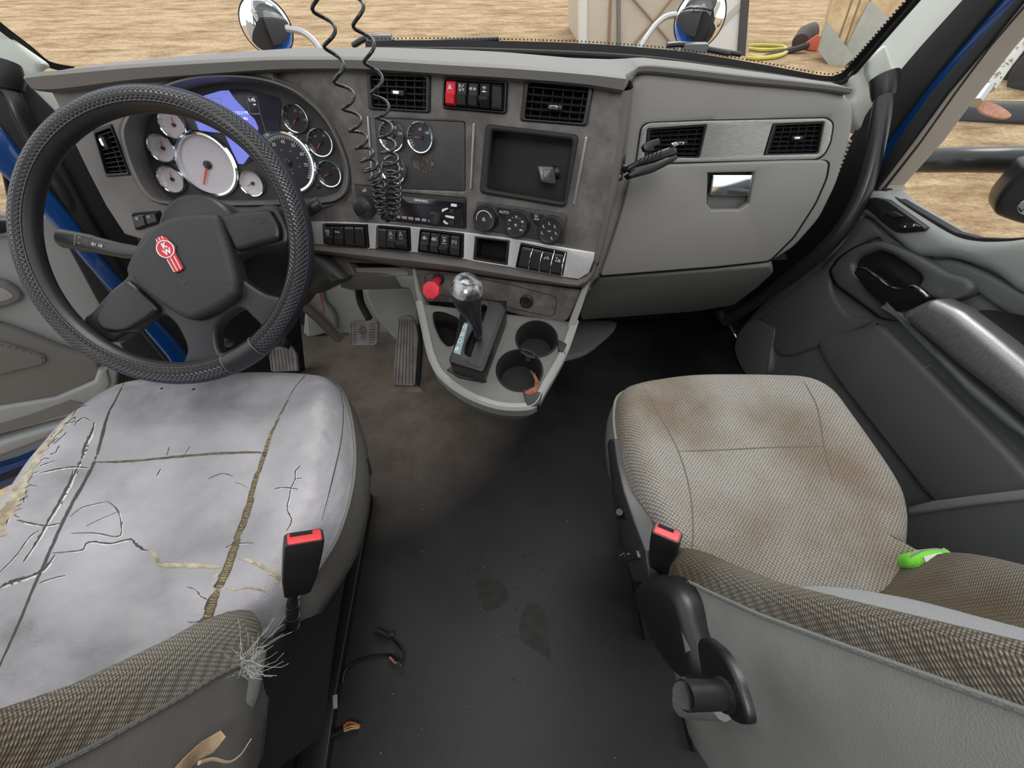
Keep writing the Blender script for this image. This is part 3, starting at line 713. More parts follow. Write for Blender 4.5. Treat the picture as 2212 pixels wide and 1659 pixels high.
# ------------------------------------------------ air vents
def vent(label, fr, q, nh, nv, group, rot=0, knob=(.5, .5), tall=False):
    uv = fr.locs(q); c = bil(uv, .5, .5); o = thing('air_vent', label, 'air vent', fr.w(*c), group)
    def ins(k, dy=0): return [(a+(c[0]-a)*k, b_+(c[1]-b_)*k) for a, b_ in uv]
    ww = Vector(uv[1])-Vector(uv[0]); k = .004/ww.length*2
    plate(fr, rnd(ins(-.01), .004), .03, .0015, .003, [rnd(ins(.11), .004)]).build('frame', m_black, o)
    plate(fr, ins(.02), .004, 0, -.028).build('duct', m_void, o)
    I = ins(.1); mbh = MB(); mbv = MB()
    for i in range(nh):
        t = (i+.5)/nh; a, b_ = bil(I, 0, t), bil(I, 1, t); A3, B3_ = fr.w(*a, -.004), fr.w(*b_, -.004)
        ax = (B3_-A3).normalized(); d = (-fr.n+fr.V*.25).normalized(); box(mbh, (A3+B3_)/2+d*.004, (B3_-A3).length, .012, .0014, (ax, d, ax.cross(d)))
    mbh.build('horizontal_vanes', m_satin, o, smooth=0)
    for i in range(nv):
        s = (i+.5)/nv; a, b_ = bil(I, s, 0), bil(I, s, 1); A3, B3_ = fr.w(*a, -.013), fr.w(*b_, -.013)
        ax = (B3_-A3).normalized(); box(mbv, (A3+B3_)/2, (B3_-A3).length, .009, .0012, (ax, fr.n, ax.cross(fr.n)))
    mbv.build('vertical_vanes', m_satin, o, smooth=0)
    kc = bil(I, *knob); kk = plate(fr, rect(kc[0], kc[1], .026 if not tall else .01, .009 if not tall else .02, .003), .012, .002, .006).build('slider', m_black, o)
    plate(fr, rect(kc[0]-.002, kc[1], .013 if not tall else .006, .0055 if not tall else .013, .002), .003, .001, .0075).build('slider_tip', m_chrome, kk)
    return o
vent('black dash vent with silver slider half hidden behind the coiled cord', FC, V_CL, 5, 6, 'dash air vents')
vent('black dash vent right of the hazard switch row above the recessed tray', FC, V_CR, 5, 6, 'dash air vents', knob=(.5, .62))
vent('passenger dash vent behind the clamp phone holder', FG, VG1, 6, 6, 'dash air vents', knob=(.62, .52))
vent('outer passenger dash vent nearest the right grab handle', FG, VG2, 6, 6, 'dash air vents', knob=(.52, .45))
vent('tall narrow dash vent seen through the steering wheel left of the gauges', FD, VL, 9, 3, 'dash air vents', knob=(.4, .25), tall=True)

# ------------------------------------------------ rocker switches
def prof_rocker(fr, q, kind, parent, mm=None):
    uv = q; mb = MB(); n = 9; rows = []
    pr = {'flat': [(0, 0), (.0, .003), (.1, .006), (.5, .0065), (.9, .006), (1, .003), (1, 0)],
          'rock': [(0, 0), (.0, .004), (.06, .007), (.5, .0085), (.56, .012), (.9, .009), (1, .002), (1, 0)],
          'wedge': [(0, 0), (.0, .006), (.06, .009), (.45, .008), (.56, .018), (.66, .018), (.95, .006), (1, .002), (1, 0)]}[kind]
    for t, hh in pr:
        a, b_ = bil(uv, 0, t), bil(uv, 1, t); r = []
        for s, k in ((0, 0), (0, .7), (.08, 1), (.92, 1), (1, .7), (1, 0)): r.append(fr.w(*lerp2(a, b_, s), hh*k-.004 if k == 0 else hh*k))
        rows.append(r)
    return loft(rows).build('rocker_switch', mm or m_satin, parent, smooth=30)
def icon_text(s, sz, **kw): return ('t', s, sz, kw)
def arc(cx, cy, r, a0=0, a1=360, n=16): return [(cx+r*math.cos(math.radians(a0+(a1-a0)*i/n)), cy+r*math.sin(math.radians(a0+(a1-a0)*i/n))) for i in range(n+1)]
def switch_bank(label, fr, q, kinds, icons, group='switch banks set in the dash', div=()):
    uv = fr.locs(q); c = bil(uv, .5, .5); o = thing('switch_bank', label, 'switch bank', fr.w(*c), group)
    plate(fr, rnd(uv, .003), .02, .001, .006, [rnd([(a+(c[0]-a)*.05, b_+(c[1]-b_)*.1) for a, b_ in uv], .002)]).build('bezel', m_black, o)
    plate(fr, uv, .004, 0, -.004).build('backing', m_void, o)
    n = len(kinds)
    for i, kd in enumerate(kinds):
        s0, s1 = .05+.9*i/n+.012, .05+.9*(i+1)/n-.012
        cq = [bil(uv, s0, .09), bil(uv, s1, .09), bil(uv, s1, .91), bil(uv, s0, .91)]
        sw = prof_rocker(fr.off(.004), cq, kd[0], o, kd[1] if len(kd) > 1 else None)
        ic = icons[i]
        if ic:
            cu = bil(cq, .5, .26); e = 1.
            for it in ic:
                if it[0] == 't': text(it[1], fr, (cu[0]+it[3].get('dx', 0), cu[1]+it[3].get('dy', 0)), it[2], m_ink, sw, h=.0145)
                else: ribbon(fr, [[(cu[0]+x*.001, cu[1]+y*.001) for x, y in ln] for ln in it[1]], .0008, .0145).build('symbol', m_ink, sw, smooth=0)
    for s in div:
        a, b_ = bil(uv, s, .0), bil(uv, s, 1.); ptsd = [fr.w(*lerp2(a, b_, t), .008+.014*math.sin(PI*t)) for t in [k/10 for k in range(11)]]
        tube(ptsd, .0012, 8).build('chrome_divider', m_chrome, o)
    return o
L_ = lambda *p: ('l', list(p))
engine = [arc(0, 0, 3, 0, 360, 6), [(-4, 1), (-4, -2)], [(3, 1), (5, 1), (5, -2)], [(-1, 3.6), (2, 3.6)], [(1, 1.5), (-1, -.4), (1, -.4), (-1, -2)]]
gaugei = [arc(0, 0, 3.6, -40, 220), [(0, 0), (-2.4, 2.4)], [(0, 3.6), (0, 2.4)], [(2.5, 2.5), (1.8, 1.8)]]
switch_bank('row of four rocker switches lettered OFF and SPARE, furthest left on the silver strip', FC, B1, [('rock',), ('rock',), ('flat',), ('flat',)],
            [[L_(arc(0, 1, 3), arc(0, 1, 5, 130, 230), arc(0, 1, 5, -50, 50), arc(0, 1, 1.2)), icon_text('OFF', .0042, dy=-.0065)], [icon_text('SPARE', .0046)], None, None])
switch_bank('row of three rocker switches with cruise symbols under the radio', FC, B2, [('flat',), ('rock',), ('wedge',)],
            [None, [icon_text('ON', .0032, dy=.006), L_(*gaugei), icon_text('OFF', .0032, dy=-.006)], [icon_text('SET', .0032, dy=.006), L_(*gaugei), icon_text('RESUME', .0026, dy=-.006)]])
switch_bank('row of four rocker switches ending in TC left of the empty cubby', FC, B3, [('rock',), ('rock',), ('wedge',), ('rock',)],
            [[L_(*engine)], [L_(*[[(x-1.5, y) for x, y in l] for l in engine], arc(5, 4, .7), arc(5, 1, .5), arc(5, -2, .5))],
             [icon_text('DISABLE', .0026, dy=.006), L_([(-1, 2), (-1, -2)], [(1, 2), (1, -2)], [(-2.5, 2), (2.5, 2)], [(-2.5, -2), (2.5, -2)], [(3, 0), (5, 0)]), icon_text('MANUAL', .0026, dy=-.006)], [icon_text('TC', .0055), L_(arc(0, 0, 5, 150, 230), arc(0, 0, 5, -50, 30), [(-3.5, -4), (-4.5, -5)], [(3.5, -4), (4.5, -5)])]])
switch_bank('row of four rocker switches with chrome dividers at the right end of the silver strip', FC, B4, [('flat',), ('flat',), ('flat',), ('flat',)],
            [None, None, [L_([(-5, -1), (-3, -1), (-3, 1), (0, 1)], arc(-4, -2, 1), arc(1, -1, 1), [(3, 4), (3, 1)], arc(3, -1, 1.2), [(4, -2), (6, -2)])], [L_([(-4, 5), (-2, 3), (0, 5)], [(-2, 3), (-2, -3)], [(2, 2), (2, -3)], [(-4, -3), (3, -3)], arc(5, 0, 1.2), [(4, -1), (6, -1), (6, -4), (4, -4), (4, -1)])]], div=(.29, .51, .74, .97))
switch_bank('row of switches with a red hazard button between the two centre vents', FC, HZ, [('rock', m_red), ('rock',), ('rock',), ('wedge',), ('flat',)],
            [[L_([(0, 4), (-3.6, -2.5), (3.6, -2.5), (0, 4)], [(0, 1.6), (-1.5, -1.1), (1.5, -1.1), (0, 1.6)])],
             [L_([(-4, 5), (-4, 1), (-2, 1), (-1, 3), (-2, 5), (-4, 5)], [(1, 1), (5, 5)], arc(-2, -2.5, 1.3), [(-2, -5), (-2, -4.5)], [(-5, -2.5), (-4.4, -2.5)], arc(3, -2, 1.4, 90, 270), [(3.6, -1), (5.5, -.5)], [(3.6, -3), (5.5, -3.4)])],
             [L_(arc(-1.8, 0, 1.8, 90, 270), [(-1.8, 1.8), (-1.8, -1.8)], arc(1.8, 0, 1.8, -90, 90), [(1.8, 1.8), (1.8, -1.8)], [(-6, 1), (-4, .6)], [(-6, -1), (-4, -.6)], [(6, 1), (4, .6)], [(6, -1), (4, -.6)])],
             [L_(arc(0, 4, 1.8, 180, 360), [(-2, 4), (2, 4)], [(-3, 2), (-2, 3)], [(3, 2), (2, 3)], [(0, 0), (0, 1.6)], [(-4, -3), (-1, -1.5), (4, -3), (-4, -3)])], None])
sw2 = switch_bank('pair of small switches left of the steering column', FD, SWL, [('flat',), ('flat',)], [[L_(arc(-1, 0, 2, 90, 270), [(0, 2), (0, -2)], [(1, 2), (3, 3)], [(1, 0), (3, 0)])], [L_(arc(0, 0, 2.2), [(-4, -1), (-2, -1)])]])

# ------------------------------------------------ round gauges
def gauge_parts(fr, c, r, parent, name, face, ticks=11, nums=(), ang=-125, need=.72, a0=220, a1=-40, small=True, unit=None, frame_off=0.):
    f = fr.off(frame_off)
    g = lathe(f, c, [(r*1.0, 0), (r*1.02, .004), (r*.97, .0075), (r*.90, .0065), (r*.87, .001), (r*.87, -.004)], 48)
    # leave the ring open in the middle
    g.f = [q for q in g.f if len(q) == 4]
    ring = g.build(name, m_chrome, parent)
    plate(f, circ(c[0], c[1], r*.88, 40), .004, 0, -.0015).build('dial', face, ring)
    tk = []
    for i in range(ticks):
        a = math.radians(a0+(a1-a0)*i/(ticks-1)); k0 = .74 if i % 2 == 0 else .79
        tk.append([(c[0]+r*k0*math.cos(a), c[1]+r*k0*math.sin(a)), (c[0]+r*.85*math.cos(a), c[1]+r*.85*math.sin(a))])
    ribbon(f, tk, r*.018 if not small else r*.03, -.001).build('tick_marks', m_ink if not small else m_inkd, ring, smooth=0)
    a = math.radians(ang); d = (math.cos(a), math.sin(a)); pn = (-d[1], d[0]); w_ = r*.035
    p = [(c[0]-d[0]*r*.12+pn[0]*w_, c[1]-d[1]*r*.12+pn[1]*w_), (c[0]-d[0]*r*.12-pn[0]*w_, c[1]-d[1]*r*.12-pn[1]*w_), (c[0]+d[0]*r*need-pn[0]*w_*.5, c[1]+d[1]*r*need-pn[1]*w_*.5), (c[0]+d[0]*r*need+pn[0]*w_*.5, c[1]+d[1]*r*need+pn[1]*w_*.5)]
    plate(f, p, .001, 0, .003).build('needle', m_needle, ring)
    lathe(f, c, [(r*.13, -.001), (r*.13, .0025), (r*.1, .0035), (0, .0035)], 20).build('hub', m_satin, ring)
    for s, aa, k, sz in nums:
        aa = math.radians(aa); text(s, f, (c[0]+r*k*math.cos(aa), c[1]+r*k*math.sin(aa)), sz, m_ink if not small else m_inkd, ring, h=-.0012)
    return ring
pn_ = thing('gauge_panel', 'grimy charcoal panel holding three small round gauges behind the coiled cord', 'gauge panel', FC.hit(910, 340))
slab('panel', FC, GP, .01, m_clus, pn_, bev=.0015, h=-.001, r=.006)
for lab, x, y, ang, nm in [('small chrome ringed gauge upper left in the centre panel, crossed by the cord', 849, 294, 215, [('200', 75, .55, .006), ('250', 20, .6, .006)]), ('small chrome ringed gauge reading 50 to 100, second in the centre panel', 910, 297, 182, [('50', 100, .5, .006), ('100', 35, .55, .006)]), ('small chrome ringed gauge low behind the coiled cord', 853, 367, 200, [('60', 60, .55, .006), ('90', 10, .6, .006)])]:
    g = thing('round_gauge', lab, 'gauge', FC.hit(x, y), 'small gauges on the centre panel')
    gauge_parts(FC, FC.loc(x, y), .0265, g, 'bezel_ring', m_gface, 21, nm, ang, .5, small=False, frame_off=.001)
# scratches where a sticker was torn off
mb = MB(); random.seed(3); cc = FC.loc(912, 350)
blob = [(cc[0]+(.021+.005*noise.noise(Vector((i*.6, 1, 0))))*math.cos(i*PI/12)*1.15, cc[1]+(.018+.006*noise.noise(Vector((i*.7, 5, 0))))*math.sin(i*PI/12)) for i in range(24)]
plate(FC, blob, .0006, 0, -.0004).build('torn_sticker_mark', mat('glue_residue', (.035, .03, .026), .8, col2=(.15, .12, .09), cscale=90, mix=(.5, .7)), pn_)
for (x0, y0, x1, y1) in [(796, 251, 806, 386), (1025, 266, 1018, 409), (1267, 295, 1240, 443)]:
    a, b_ = FC.loc(x0, y0), FC.loc(x1, y1); dd = Vector(b_)-Vector(a); nv = Vector((-dd.y, dd.x)).normalized()*.0022
    p = [(a[0]+nv.x, a[1]+nv.y), (a[0]-nv.x, a[1]-nv.y), (b_[0]-nv.x, b_[1]-nv.y), (b_[0]+nv.x, b_[1]+nv.y)]
    plate(FC, rnd(p, .002), .006, .0012, .004).build('silver_trim_bar', m_steel, dash)
# tray recess
tr = thing('dash_tray', 'empty black recessed tray with raised rim right of the small gauges', 'tray', FC.hit(1140, 355))
slab('rim', FC, SB, .012, m_blackm, tr, bev=.005, h=.009, r=.01, holes=[SB_IN], hr=.005)
slab('recess_wall', FC, [(1055, 276), (1243, 298), (1222, 442), (1046, 413)], .05, m_blackm, tr, bev=0, h=.0, holes=[SB_IN], hr=.005)
slab('floor', FC, [(1055, 276), (1243, 298), (1222, 442), (1046, 413)], .006, m_satin, tr, bev=0, h=-.035)
cu_ = thing('cubby', 'small empty rectangular cubby in the silver strip', 'cubby', FC.hit(1060, 540))
CBi = [(x+(1062-x)*.14, y+(541-y)*.14) for x, y in CB]
slab('frame', FC, CB, .04, m_black, cu_, bev=.001, h=.006, holes=[CBi], hr=.003)
slab('back', FC, CB, .004, m_void, cu_, bev=0, h=-.035)
# magnetic pad in the tray
FM = yt(FC.hit(1180, 385, .004), 2, 30)
mg = thing('magnetic_phone_mount', 'small black rectangular magnetic phone pad standing in the dash tray', 'phone mount', FC.hit(1190, 378, -.03))
slab('pad', FM, [(1159, 356), (1198, 358), (1203, 400), (1168, 395)], .008, m_satin, mg, bev=.003, h=0, r=.006)
pc = FM.loc(1181, 378); ribbon(FM, [[(pc[0]+a*.001, pc[1]+b_*.001) for a, b_ in l] for l in [[(-7, 6), (2, -3)], [(-4, 8), (7, -3)], [(-8, 1), (-2, -6)], [(-7, 9), (7, 9), (8, -9), (-5, -9), (-7, 9)], [(0, 8), (7, 1)]]], .0009, .0003).build('ridges', m_blackm, mg, smooth=0)
tube([FM.w(pc[0], pc[1], -.005), FM.w(pc[0]+.01, pc[1]+.004, -.028), FC.w(*FC.loc(1195, 375), -.035)], [.009, .007, .013], 14).build('stem', m_black, mg)

# ------------------------------------------------ radio
rd = thing('car_radio', 'black car radio lettered KENWORTH with a round volume knob', 'radio', FC.hit(915, 455))
slab('surround', FC, RD, .02, m_black, rd, bev=.002, h=.002, r=.003)
slab('faceplate', FC, [(826, 420), (1001, 436), (1001, 489), (827, 469)], .008, m_gloss, rd, bev=.001, h=.006, r=.002)
text('KENWORTH', FC, FC.loc(912, 433), .0052, m_ink, rd, h=.0065, bold=.0002)
slab('display_window', FC, [(850, 437), (968, 447), (966, 474), (850, 465)], .002, mat('radio_display', (.02, .012, .018), .15), rd, bev=0, h=.0066)
slab('disc_slot', FC, [(850, 436), (968, 445), (968, 447), (850, 438)], .001, m_void, rd, bev=0, h=.0074)
kc = FC.loc(944, 469); kb = lathe(FC, kc, [(.0135, .004), (.0135, .012), (.012, .016), (.0085, .017), (.008, .0155), (0, .015)], 28).build('volume_knob', m_satin, rd)
for i in range(6): slab('preset_button', FC, [(854+i*14.2, 465.5+i*1.7), (864+i*14.2, 466.6+i*1.7), (864+i*14.2, 472+i*1.7), (854+i*14.2, 471+i*1.7)], .003, m_inkd, rd, bev=.0003, h=.0085)
for q in [[(974, 440), (986, 441.5), (986, 447), (974, 446)], [(954, 459), (968, 451), (966, 449), (955, 452)], [(962, 465), (980, 468), (980, 473), (962, 469)], [(958, 476), (968, 484), (964, 485), (957, 480)]]:
    slab('white_button', FC, q, .003, m_ink, rd, bev=.0003, h=.009)
for q in [[(972, 453), (980, 452), (980, 462), (970, 460)], [(970, 478), (980, 477), (980, 487), (974, 486)]]: slab('black_button', FC, q, .003, m_satin, rd, bev=.0003, h=.009)
slab('card_slot', FC, [(986, 453), (996, 454), (996, 472), (986, 471)], .003, m_void, rd, bev=0, h=.0076)
for x, y in [(995, 443), (989, 481), (995, 482)]: lathe(FC, FC.loc(x, y), [(.0022, .006), (.0022, .0075), (0, .0072)], 12).build('screw_hole', m_void, rd)
# trailer brake style knob on its plate
kp = thing('rotary_knob', 'round black rotary knob with return arrow left of the radio', 'knob', FC.hit(791, 440))
slab('mounting_plate', FC, KN, .012, m_clus, kp, bev=.001, h=.001, r=.004)
k = FC.loc(791, 446); lathe(FC, k, [(.024, .0), (.0235, .012), (.021, .018), (.012, .022), (.0115, .0245), (.01, .026), (0, .0265)], 36).build('knob', m_satin, kp)
a_ = FC.loc(788, 411); ribbon(FC, [[(a_[0]+x*.001, a_[1]+y*.001) for x, y in l] for l in [[(-4, -1), (3, -1), (4, 1), (3, 3), (0, 3)], [(-4, -1), (-2, 1)], [(-4, -1), (-2, -3)]]], .0011, .0016).build('arrow_symbol', m_ink, kp, smooth=0)

# ------------------------------------------------ climate controls
cl_ = thing('climate_control_panel', 'dusty black climate panel with three round dials and AUTO button', 'climate control', FC.hit(1125, 480))
slab('panel', FC, CP, .015, m_clus, cl_, bev=.002, h=.003, r=.006)
for x, y, nums in [(1052, 470, None), (1119, 482, 'T'), (1190, 495, 'M')]:
    k = FC.loc(x, y); mbk = lathe(FC, k, [(.027, .002), (.026, .006), (.0235, .008), (.0228, .021), (.0215, .0232), (.019, .0225), (.0, .0225)], 40)
    dl = mbk.build('dial', m_satin, cl_)
    mb = MB()
    for i in range(40):
        a = 2*PI*i/40; d = FC.U*math.cos(a)+FC.V*math.sin(a); box(mb, FC.w(k[0]+.0232*math.cos(a), k[1]+.0232*math.sin(a), .0145), .0012, .0012, .012, (d, FC.n.cross(d), FC.n))
    mb.build('grip_ribs', m_black, dl, smooth=0)
    if nums == 'T':
        for s, a in [('60', 215), ('66', 150), ('72', 90), ('78', 30), ('84', -35)]: text(s, FC, (k[0]+.0145*math.cos(math.radians(a)), k[1]+.0145*math.sin(math.radians(a))), .0058, m_ink, dl, h=.023)
        ribbon(FC, [[(k[0]-.003*math.cos(j*PI/3), k[1]-.003*math.sin(j*PI/3)), (k[0]+.003*math.cos(j*PI/3), k[1]+.003*math.sin(j*PI/3))] for j in range(3)], .0006, .023).build('snow_symbol', m_ink, dl, smooth=0)
        for a in (180, 120, 60, 0): lathe(FC, (k[0]+.0145*math.cos(math.radians(a)), k[1]+.0145*math.sin(math.radians(a))), [(.0007, .0225), (.0007, .0232), (0, .0232)], 8).build('dot', m_ink, dl)
    elif nums == 'M':
        for j in range(6):
            a = math.radians(200-j*52); cx, cy = k[0]+.014*math.cos(a), k[1]+.014*math.sin(a)
            ribbon(FC, [[(cx-.002, cy+.002), (cx-.001, cy-.002), (cx+.002, cy-.002)], arc(cx-.001, cy+.001, .0008, n=6)], .0007, .023).build('airflow_symbol', m_ink, dl, smooth=0)
        text('A/C', FC, (k[0], k[1]), .0042, m_ink, dl, h=.023)
    else:
        ribbon(FC, [arc(k[0], k[1], .0155, 190, 20, 24), arc(k[0], k[1], .0162, 150, 15, 24), [(k[0]-.002, k[1]-.003), (k[0]-.002, k[1]+.002), (k[0]+.001, k[1]+.003)], arc(k[0]+.001, k[1]-.001, .0022)], .0009, .023).build('fan_scale', m_ink, dl, smooth=0)
slab('auto_button', FC, [(1072, 447), (1106, 452), (1100, 466), (1095, 477), (1086, 476), (1079, 464)], .003, m_black, cl_, bev=.0006, h=.0045, r=.001)
text('AUTO', FC, FC.loc(1090, 458), .0072, m_ink, cl_, h=.005)
slab('defrost_button', FC, [(1143, 459), (1176, 464), (1170, 476), (1165, 488), (1157, 487), (1150, 475)], .003, m_black, cl_, bev=.0006, h=.0045, r=.001)
text('MAX', FC, FC.loc(1160, 473), .005, m_ink, cl_, h=.005)
a_ = FC.loc(1159, 467); ribbon(FC, [arc(a_[0], a_[1], .0035, 0, 180, 8), [(a_[0]-.0035, a_[1]), (a_[0]+.0035, a_[1])], [(a_[0], a_[1]-.002), (a_[0], a_[1]+.001)]], .0006, .005).build('symbol', m_ink, cl_, smooth=0)

# ------------------------------------------------ instrument cluster
FI = FD.off(-.045)
ic = thing('instrument_cluster', 'instrument cluster with two big dials, small gauges and a blue message screen behind the wheel', 'instrument cluster', FI.hit(530, 320))
slab('face', FI, sm([(x+(x-530)*.03, y+(y-310)*.03) for x, y in c_in]), .01, m_clus, ic, bev=0)
def off_scale(fr, px, rp):  # metres for a seen radius
    a = fr.hit(px[0]-rp, px[1]); b_ = fr.hit(px[0]+rp, px[1]); return (a-b_).length/2
spd = [(str(v_), 215-(v_-5)*(255/80.), .64, .0088) for v_ in (25, 35, 45, 55, 65, 75)]
tcn = [('0', 222, .66, .0088), ('5', 182, .66, .0088), ('10', 140, .66, .0088), ('15', 100, .66, .0088), ('20', 55, .66, .0088), ('25', 15, .66, .0088), ('30', -30, .66, .0088)]
g = gauge_parts(FI, FI.loc(450, 356), off_scale(FI, (450, 356), 63), ic, 'tachometer', m_glare, 31, tcn, 238, .72, 222, -30, small=False, frame_off=.002)
text('RPM', FI, (FI.loc(450, 385)), .005, m_ink, g, h=.0008)
g = gauge_parts(FI, FI.loc(622, 351), off_scale(FI, (622, 351), 60), ic, 'speedometer', m_gface, 81, spd, 232, .66, 215, -40, small=False, frame_off=.002)
text('MPH', FI, (FI.loc(628, 374)), .0055, m_ink, g, h=.0008); text('km/h', FI, (FI.loc(628, 366)), .004, m_inkd, g, h=.0008)
for s, a in [('20', 200), ('40', 150), ('60', 105), ('80', 60), ('100', 20), ('120', -20)]:
    c = FI.loc(622, 351); text(s, FI, (c[0]+.024*math.cos(math.radians(a)), c[1]+.024*math.sin(math.radians(a))), .004, m_inkd, g, h=.0008)
for x, y, rp_, fc, ang, nm in [(377, 270, 28, m_glare, 80, ()), (354, 320, 28.5, m_glare, 80, ()), (374, 387, 28, m_glare, 80, ()), (547, 396, 26, m_glare, 200, ()), (641, 256, 27.5, m_gface, 232, [('50', 85, .5, .0055), ('75', 40, .6, .0055), ('100', -10, .6, .005)]), (694, 308, 27.5, m_gface, 228, [('100', 55, .55, .0055), ('50', 130, .55, .0055)]), (713, 375, 26.5, m_gface, 200, [('F', 40, .6, .005)])]:
    gauge_parts(FI, FI.loc(x, y), off_scale(FI, (x, y), rp_), ic, 'small_gauge', fc, 9, nm, ang, .55, frame_off=.002)
scr = [(405, 222), (440, 204), (476, 194), (528, 192), (602, 211), (606, 222), (604, 280), (575, 292), (548, 345), (527, 357), (514, 356), (480, 290), (425, 285)]
s_ = slab('screen', FI, scr, .004, m_blued, ic, bev=.0005, h=.002)
slab('lit_area', FI, [(408, 223), (442, 206), (476, 196), (494, 195), (507, 214), (530, 238), (550, 258), (558, 276), (553, 297), (540, 335), (526, 354), (515, 354), (484, 288), (430, 282)], .001, m_blue, s_, bev=0, h=.0028)
tl_ = lambda s, x, y, sz, m__: text(s, FI, FI.loc(x, y, .003), sz, m__, s_, h=.0032)
tl_('1:45', 544, 216, .0085, m_whitet); tl_('AM', 550, 226, .004, m_whitet); tl_('681133.0 MI', 515, 244, .008, m_bluet); tl_('Trips & Faults', 512, 256, .0078, m_whitet); tl_('to rearrange', 520, 270, .0048, m_bluet)
bl_ = [[(534, 209), (553, 209), (557, 218), (562, 245), (540, 245), (534, 215), (534, 209)], [(545, 247), (563, 247), (576, 292), (552, 293)], [(455, 212), (475, 213), (480, 230), (458, 230), (455, 212)]]
for l in bl_: ribbon(FI, [[FI.loc(x, y, .003) for x, y in l]], .0007, .0032).build('screen_box', m_inkd, s_, smooth=0)
lathe(FI, FI.loc(688, 402), [(.0045, 0), (.0045, .004), (.003, .005), (0, .005)], 16).build('reset_button', m_black, ic)
# ---------------------------------------------------------------- steering wheel
WC = Vector((-.572, .619, .85)); t_, az = math.radians(45.27), math.radians(1.96)
FS = Fr(WC, (math.sin(az)*math.sin(t_), -math.cos(az)*math.sin(t_), math.cos(t_)))
sw = thing('steering_wheel', 'black steering wheel in a quilted leather cover with a red badge', 'steering wheel', WC)
RR, rr_ = .2262, .0192
def rim(a0, a1, n, m_, name, parent=sw, rr=rr_, closed=False):
    pts = [FS.w(RR*math.cos(a), RR*math.sin(a)) for a in [a0+(a1-a0)*i/n for i in range(n if closed else n+1)]]
    u = []; mb = tube(pts, rr, 28, uvs=u, closed=closed, up=FS.n, cap=True); return mb.build(name, m_, parent, uvs=u, smooth=60)
# cover: quilted for most of the ring, one plain panel low right and smooth leather on the outer right
def ang(x, y): u, v = FS.loc(x, y); return math.atan2(v, u)
a1, a2 = ang(492, 778), ang(560, 750)
rim(a2, a1+2*PI, 240, m_quilt, 'rim_cover'); rim(a1-.01, a2+.01, 24, m_rubber, 'plain_grip', rr=rr_+.0004)
for a in (a1, a2): tube([FS.w((RR+(rr_+.0006)*math.cos(b))*math.cos(a), (RR+(rr_+.0006)*math.cos(b))*math.sin(a), (rr_+.0006)*math.sin(b)) for b in [2*PI*i/24 for i in range(24)]], .0008, 6, closed=True).build('stitched_seam', m_threadd, sw)
def ringline(b, rad, m_, name, a0=0, a1=2*PI, n=160):
    full = abs(a1-a0-2*PI) < 1e-6
    pts = [FS.w((RR+rr_*1.01*math.cos(b))*math.cos(a), (RR+rr_*1.01*math.cos(b))*math.sin(a), rr_*1.01*math.sin(b)) for a in [a0+(a1-a0)*i/n for i in range(n if full else n+1)]]
    return tube(pts, rad, 6, closed=full).build(name, m_, sw)
ringline(math.radians(36), .0006, mat('blue_piping', (.02, .035, .12), .4), 'blue_piping')
# smooth outer band of the cover
u_ = []; mb = MB(); rows = []
for i in range(200):
    a = 2*PI*i/200; rows.append([FS.w((RR+(rr_+.0009)*math.cos(b))*math.cos(a), (RR+(rr_+.0009)*math.cos(b))*math.sin(a), (rr_+.0009)*math.sin(b)) for b in [math.radians(-115+150*k/10) for k in range(11)]])
rows.append(rows[0]); r2_ = []
for i in range(201):
    a = 2*PI*i/200; r2_.append([FS.w((RR+(rr_+.0006)*math.cos(b))*math.cos(a), (RR+(rr_+.0006)*math.cos(b))*math.sin(a), (rr_+.0006)*math.sin(b)) for b in [math.radians(130+110*k/8) for k in range(9)]])
loft(r2_).build('inner_band', m_rubber, sw, smooth=60)
loft(rows).build('outer_band', m_rubber, sw, smooth=60)
for q_, nm in ((math.radians(124), 'inner_stitching'),):
    ringline(q_, .0006, m_threadd, nm)
c1 = lambda p: [(x/2.37, y/2.37+150) for x, y in p]
FH = FS.off(-.012)
def sp_slab(name, pts, thick, m_, bev, h, parent=sw, fr=FH): 
    p = fr.locs(c1(pts), h); return plate(fr, [(q.x, q.y) for q in spl(p, True, 5)], thick, bev, h, steps=5).build(name, m_, parent)
body = [(640, 1010), (700, 880), (780, 800), (900, 745), (1050, 735), (1130, 745), (1250, 715), (1400, 690), (1470, 800), (1475, 880), (1440, 900), (1330, 915), (1220, 960), (1195, 1000), (1240, 1070), (1340, 1140), (1440, 1180), (1400, 1290), (1350, 1320), (1290, 1270), (1230, 1225), (1140, 1280), (1105, 1340), (1110, 1420), (1140, 1500), (1050, 1540), (930, 1530), (950, 1440), (930, 1370), (880, 1290), (800, 1250), (700, 1320), (620, 1370), (560, 1400), (470, 1370), (420, 1280), (470, 1230), (560, 1130), (640, 1060)]
sp_slab('spokes', body, .022, m_rubber, .008, -.004)
sp_slab('left_spoke_cover', [(478, 1270), (500, 1225), (560, 1140), (628, 1080), (665, 1095), (730, 1150), (800, 1222), (770, 1265), (700, 1310), (640, 1340), (560, 1345), (505, 1325)], .02, m_black, .008, .006)
sp_slab('right_spoke_cover', [(1118, 760), (1140, 742), (1260, 722), (1370, 716), (1395, 740), (1428, 800), (1432, 855), (1410, 875), (1330, 895), (1230, 925), (1195, 915), (1165, 860), (1130, 800)], .02, m_black, .008, .006)
hub = [(655, 1000), (668, 940), (705, 880), (770, 800), (850, 752), (960, 730), (1060, 728), (1105, 745), (1130, 810), (1160, 900), (1200, 1050), (1205, 1110), (1195, 1160), (1140, 1210), (1040, 1265), (980, 1283), (920, 1270), (860, 1235), (760, 1165), (690, 1105), (660, 1060)]
hb_ = sp_slab('horn_pad', hub, .035, mat('horn_pad_grain', (.022, .022, .024), .5, bump=1., bscale=420), .014, .018)
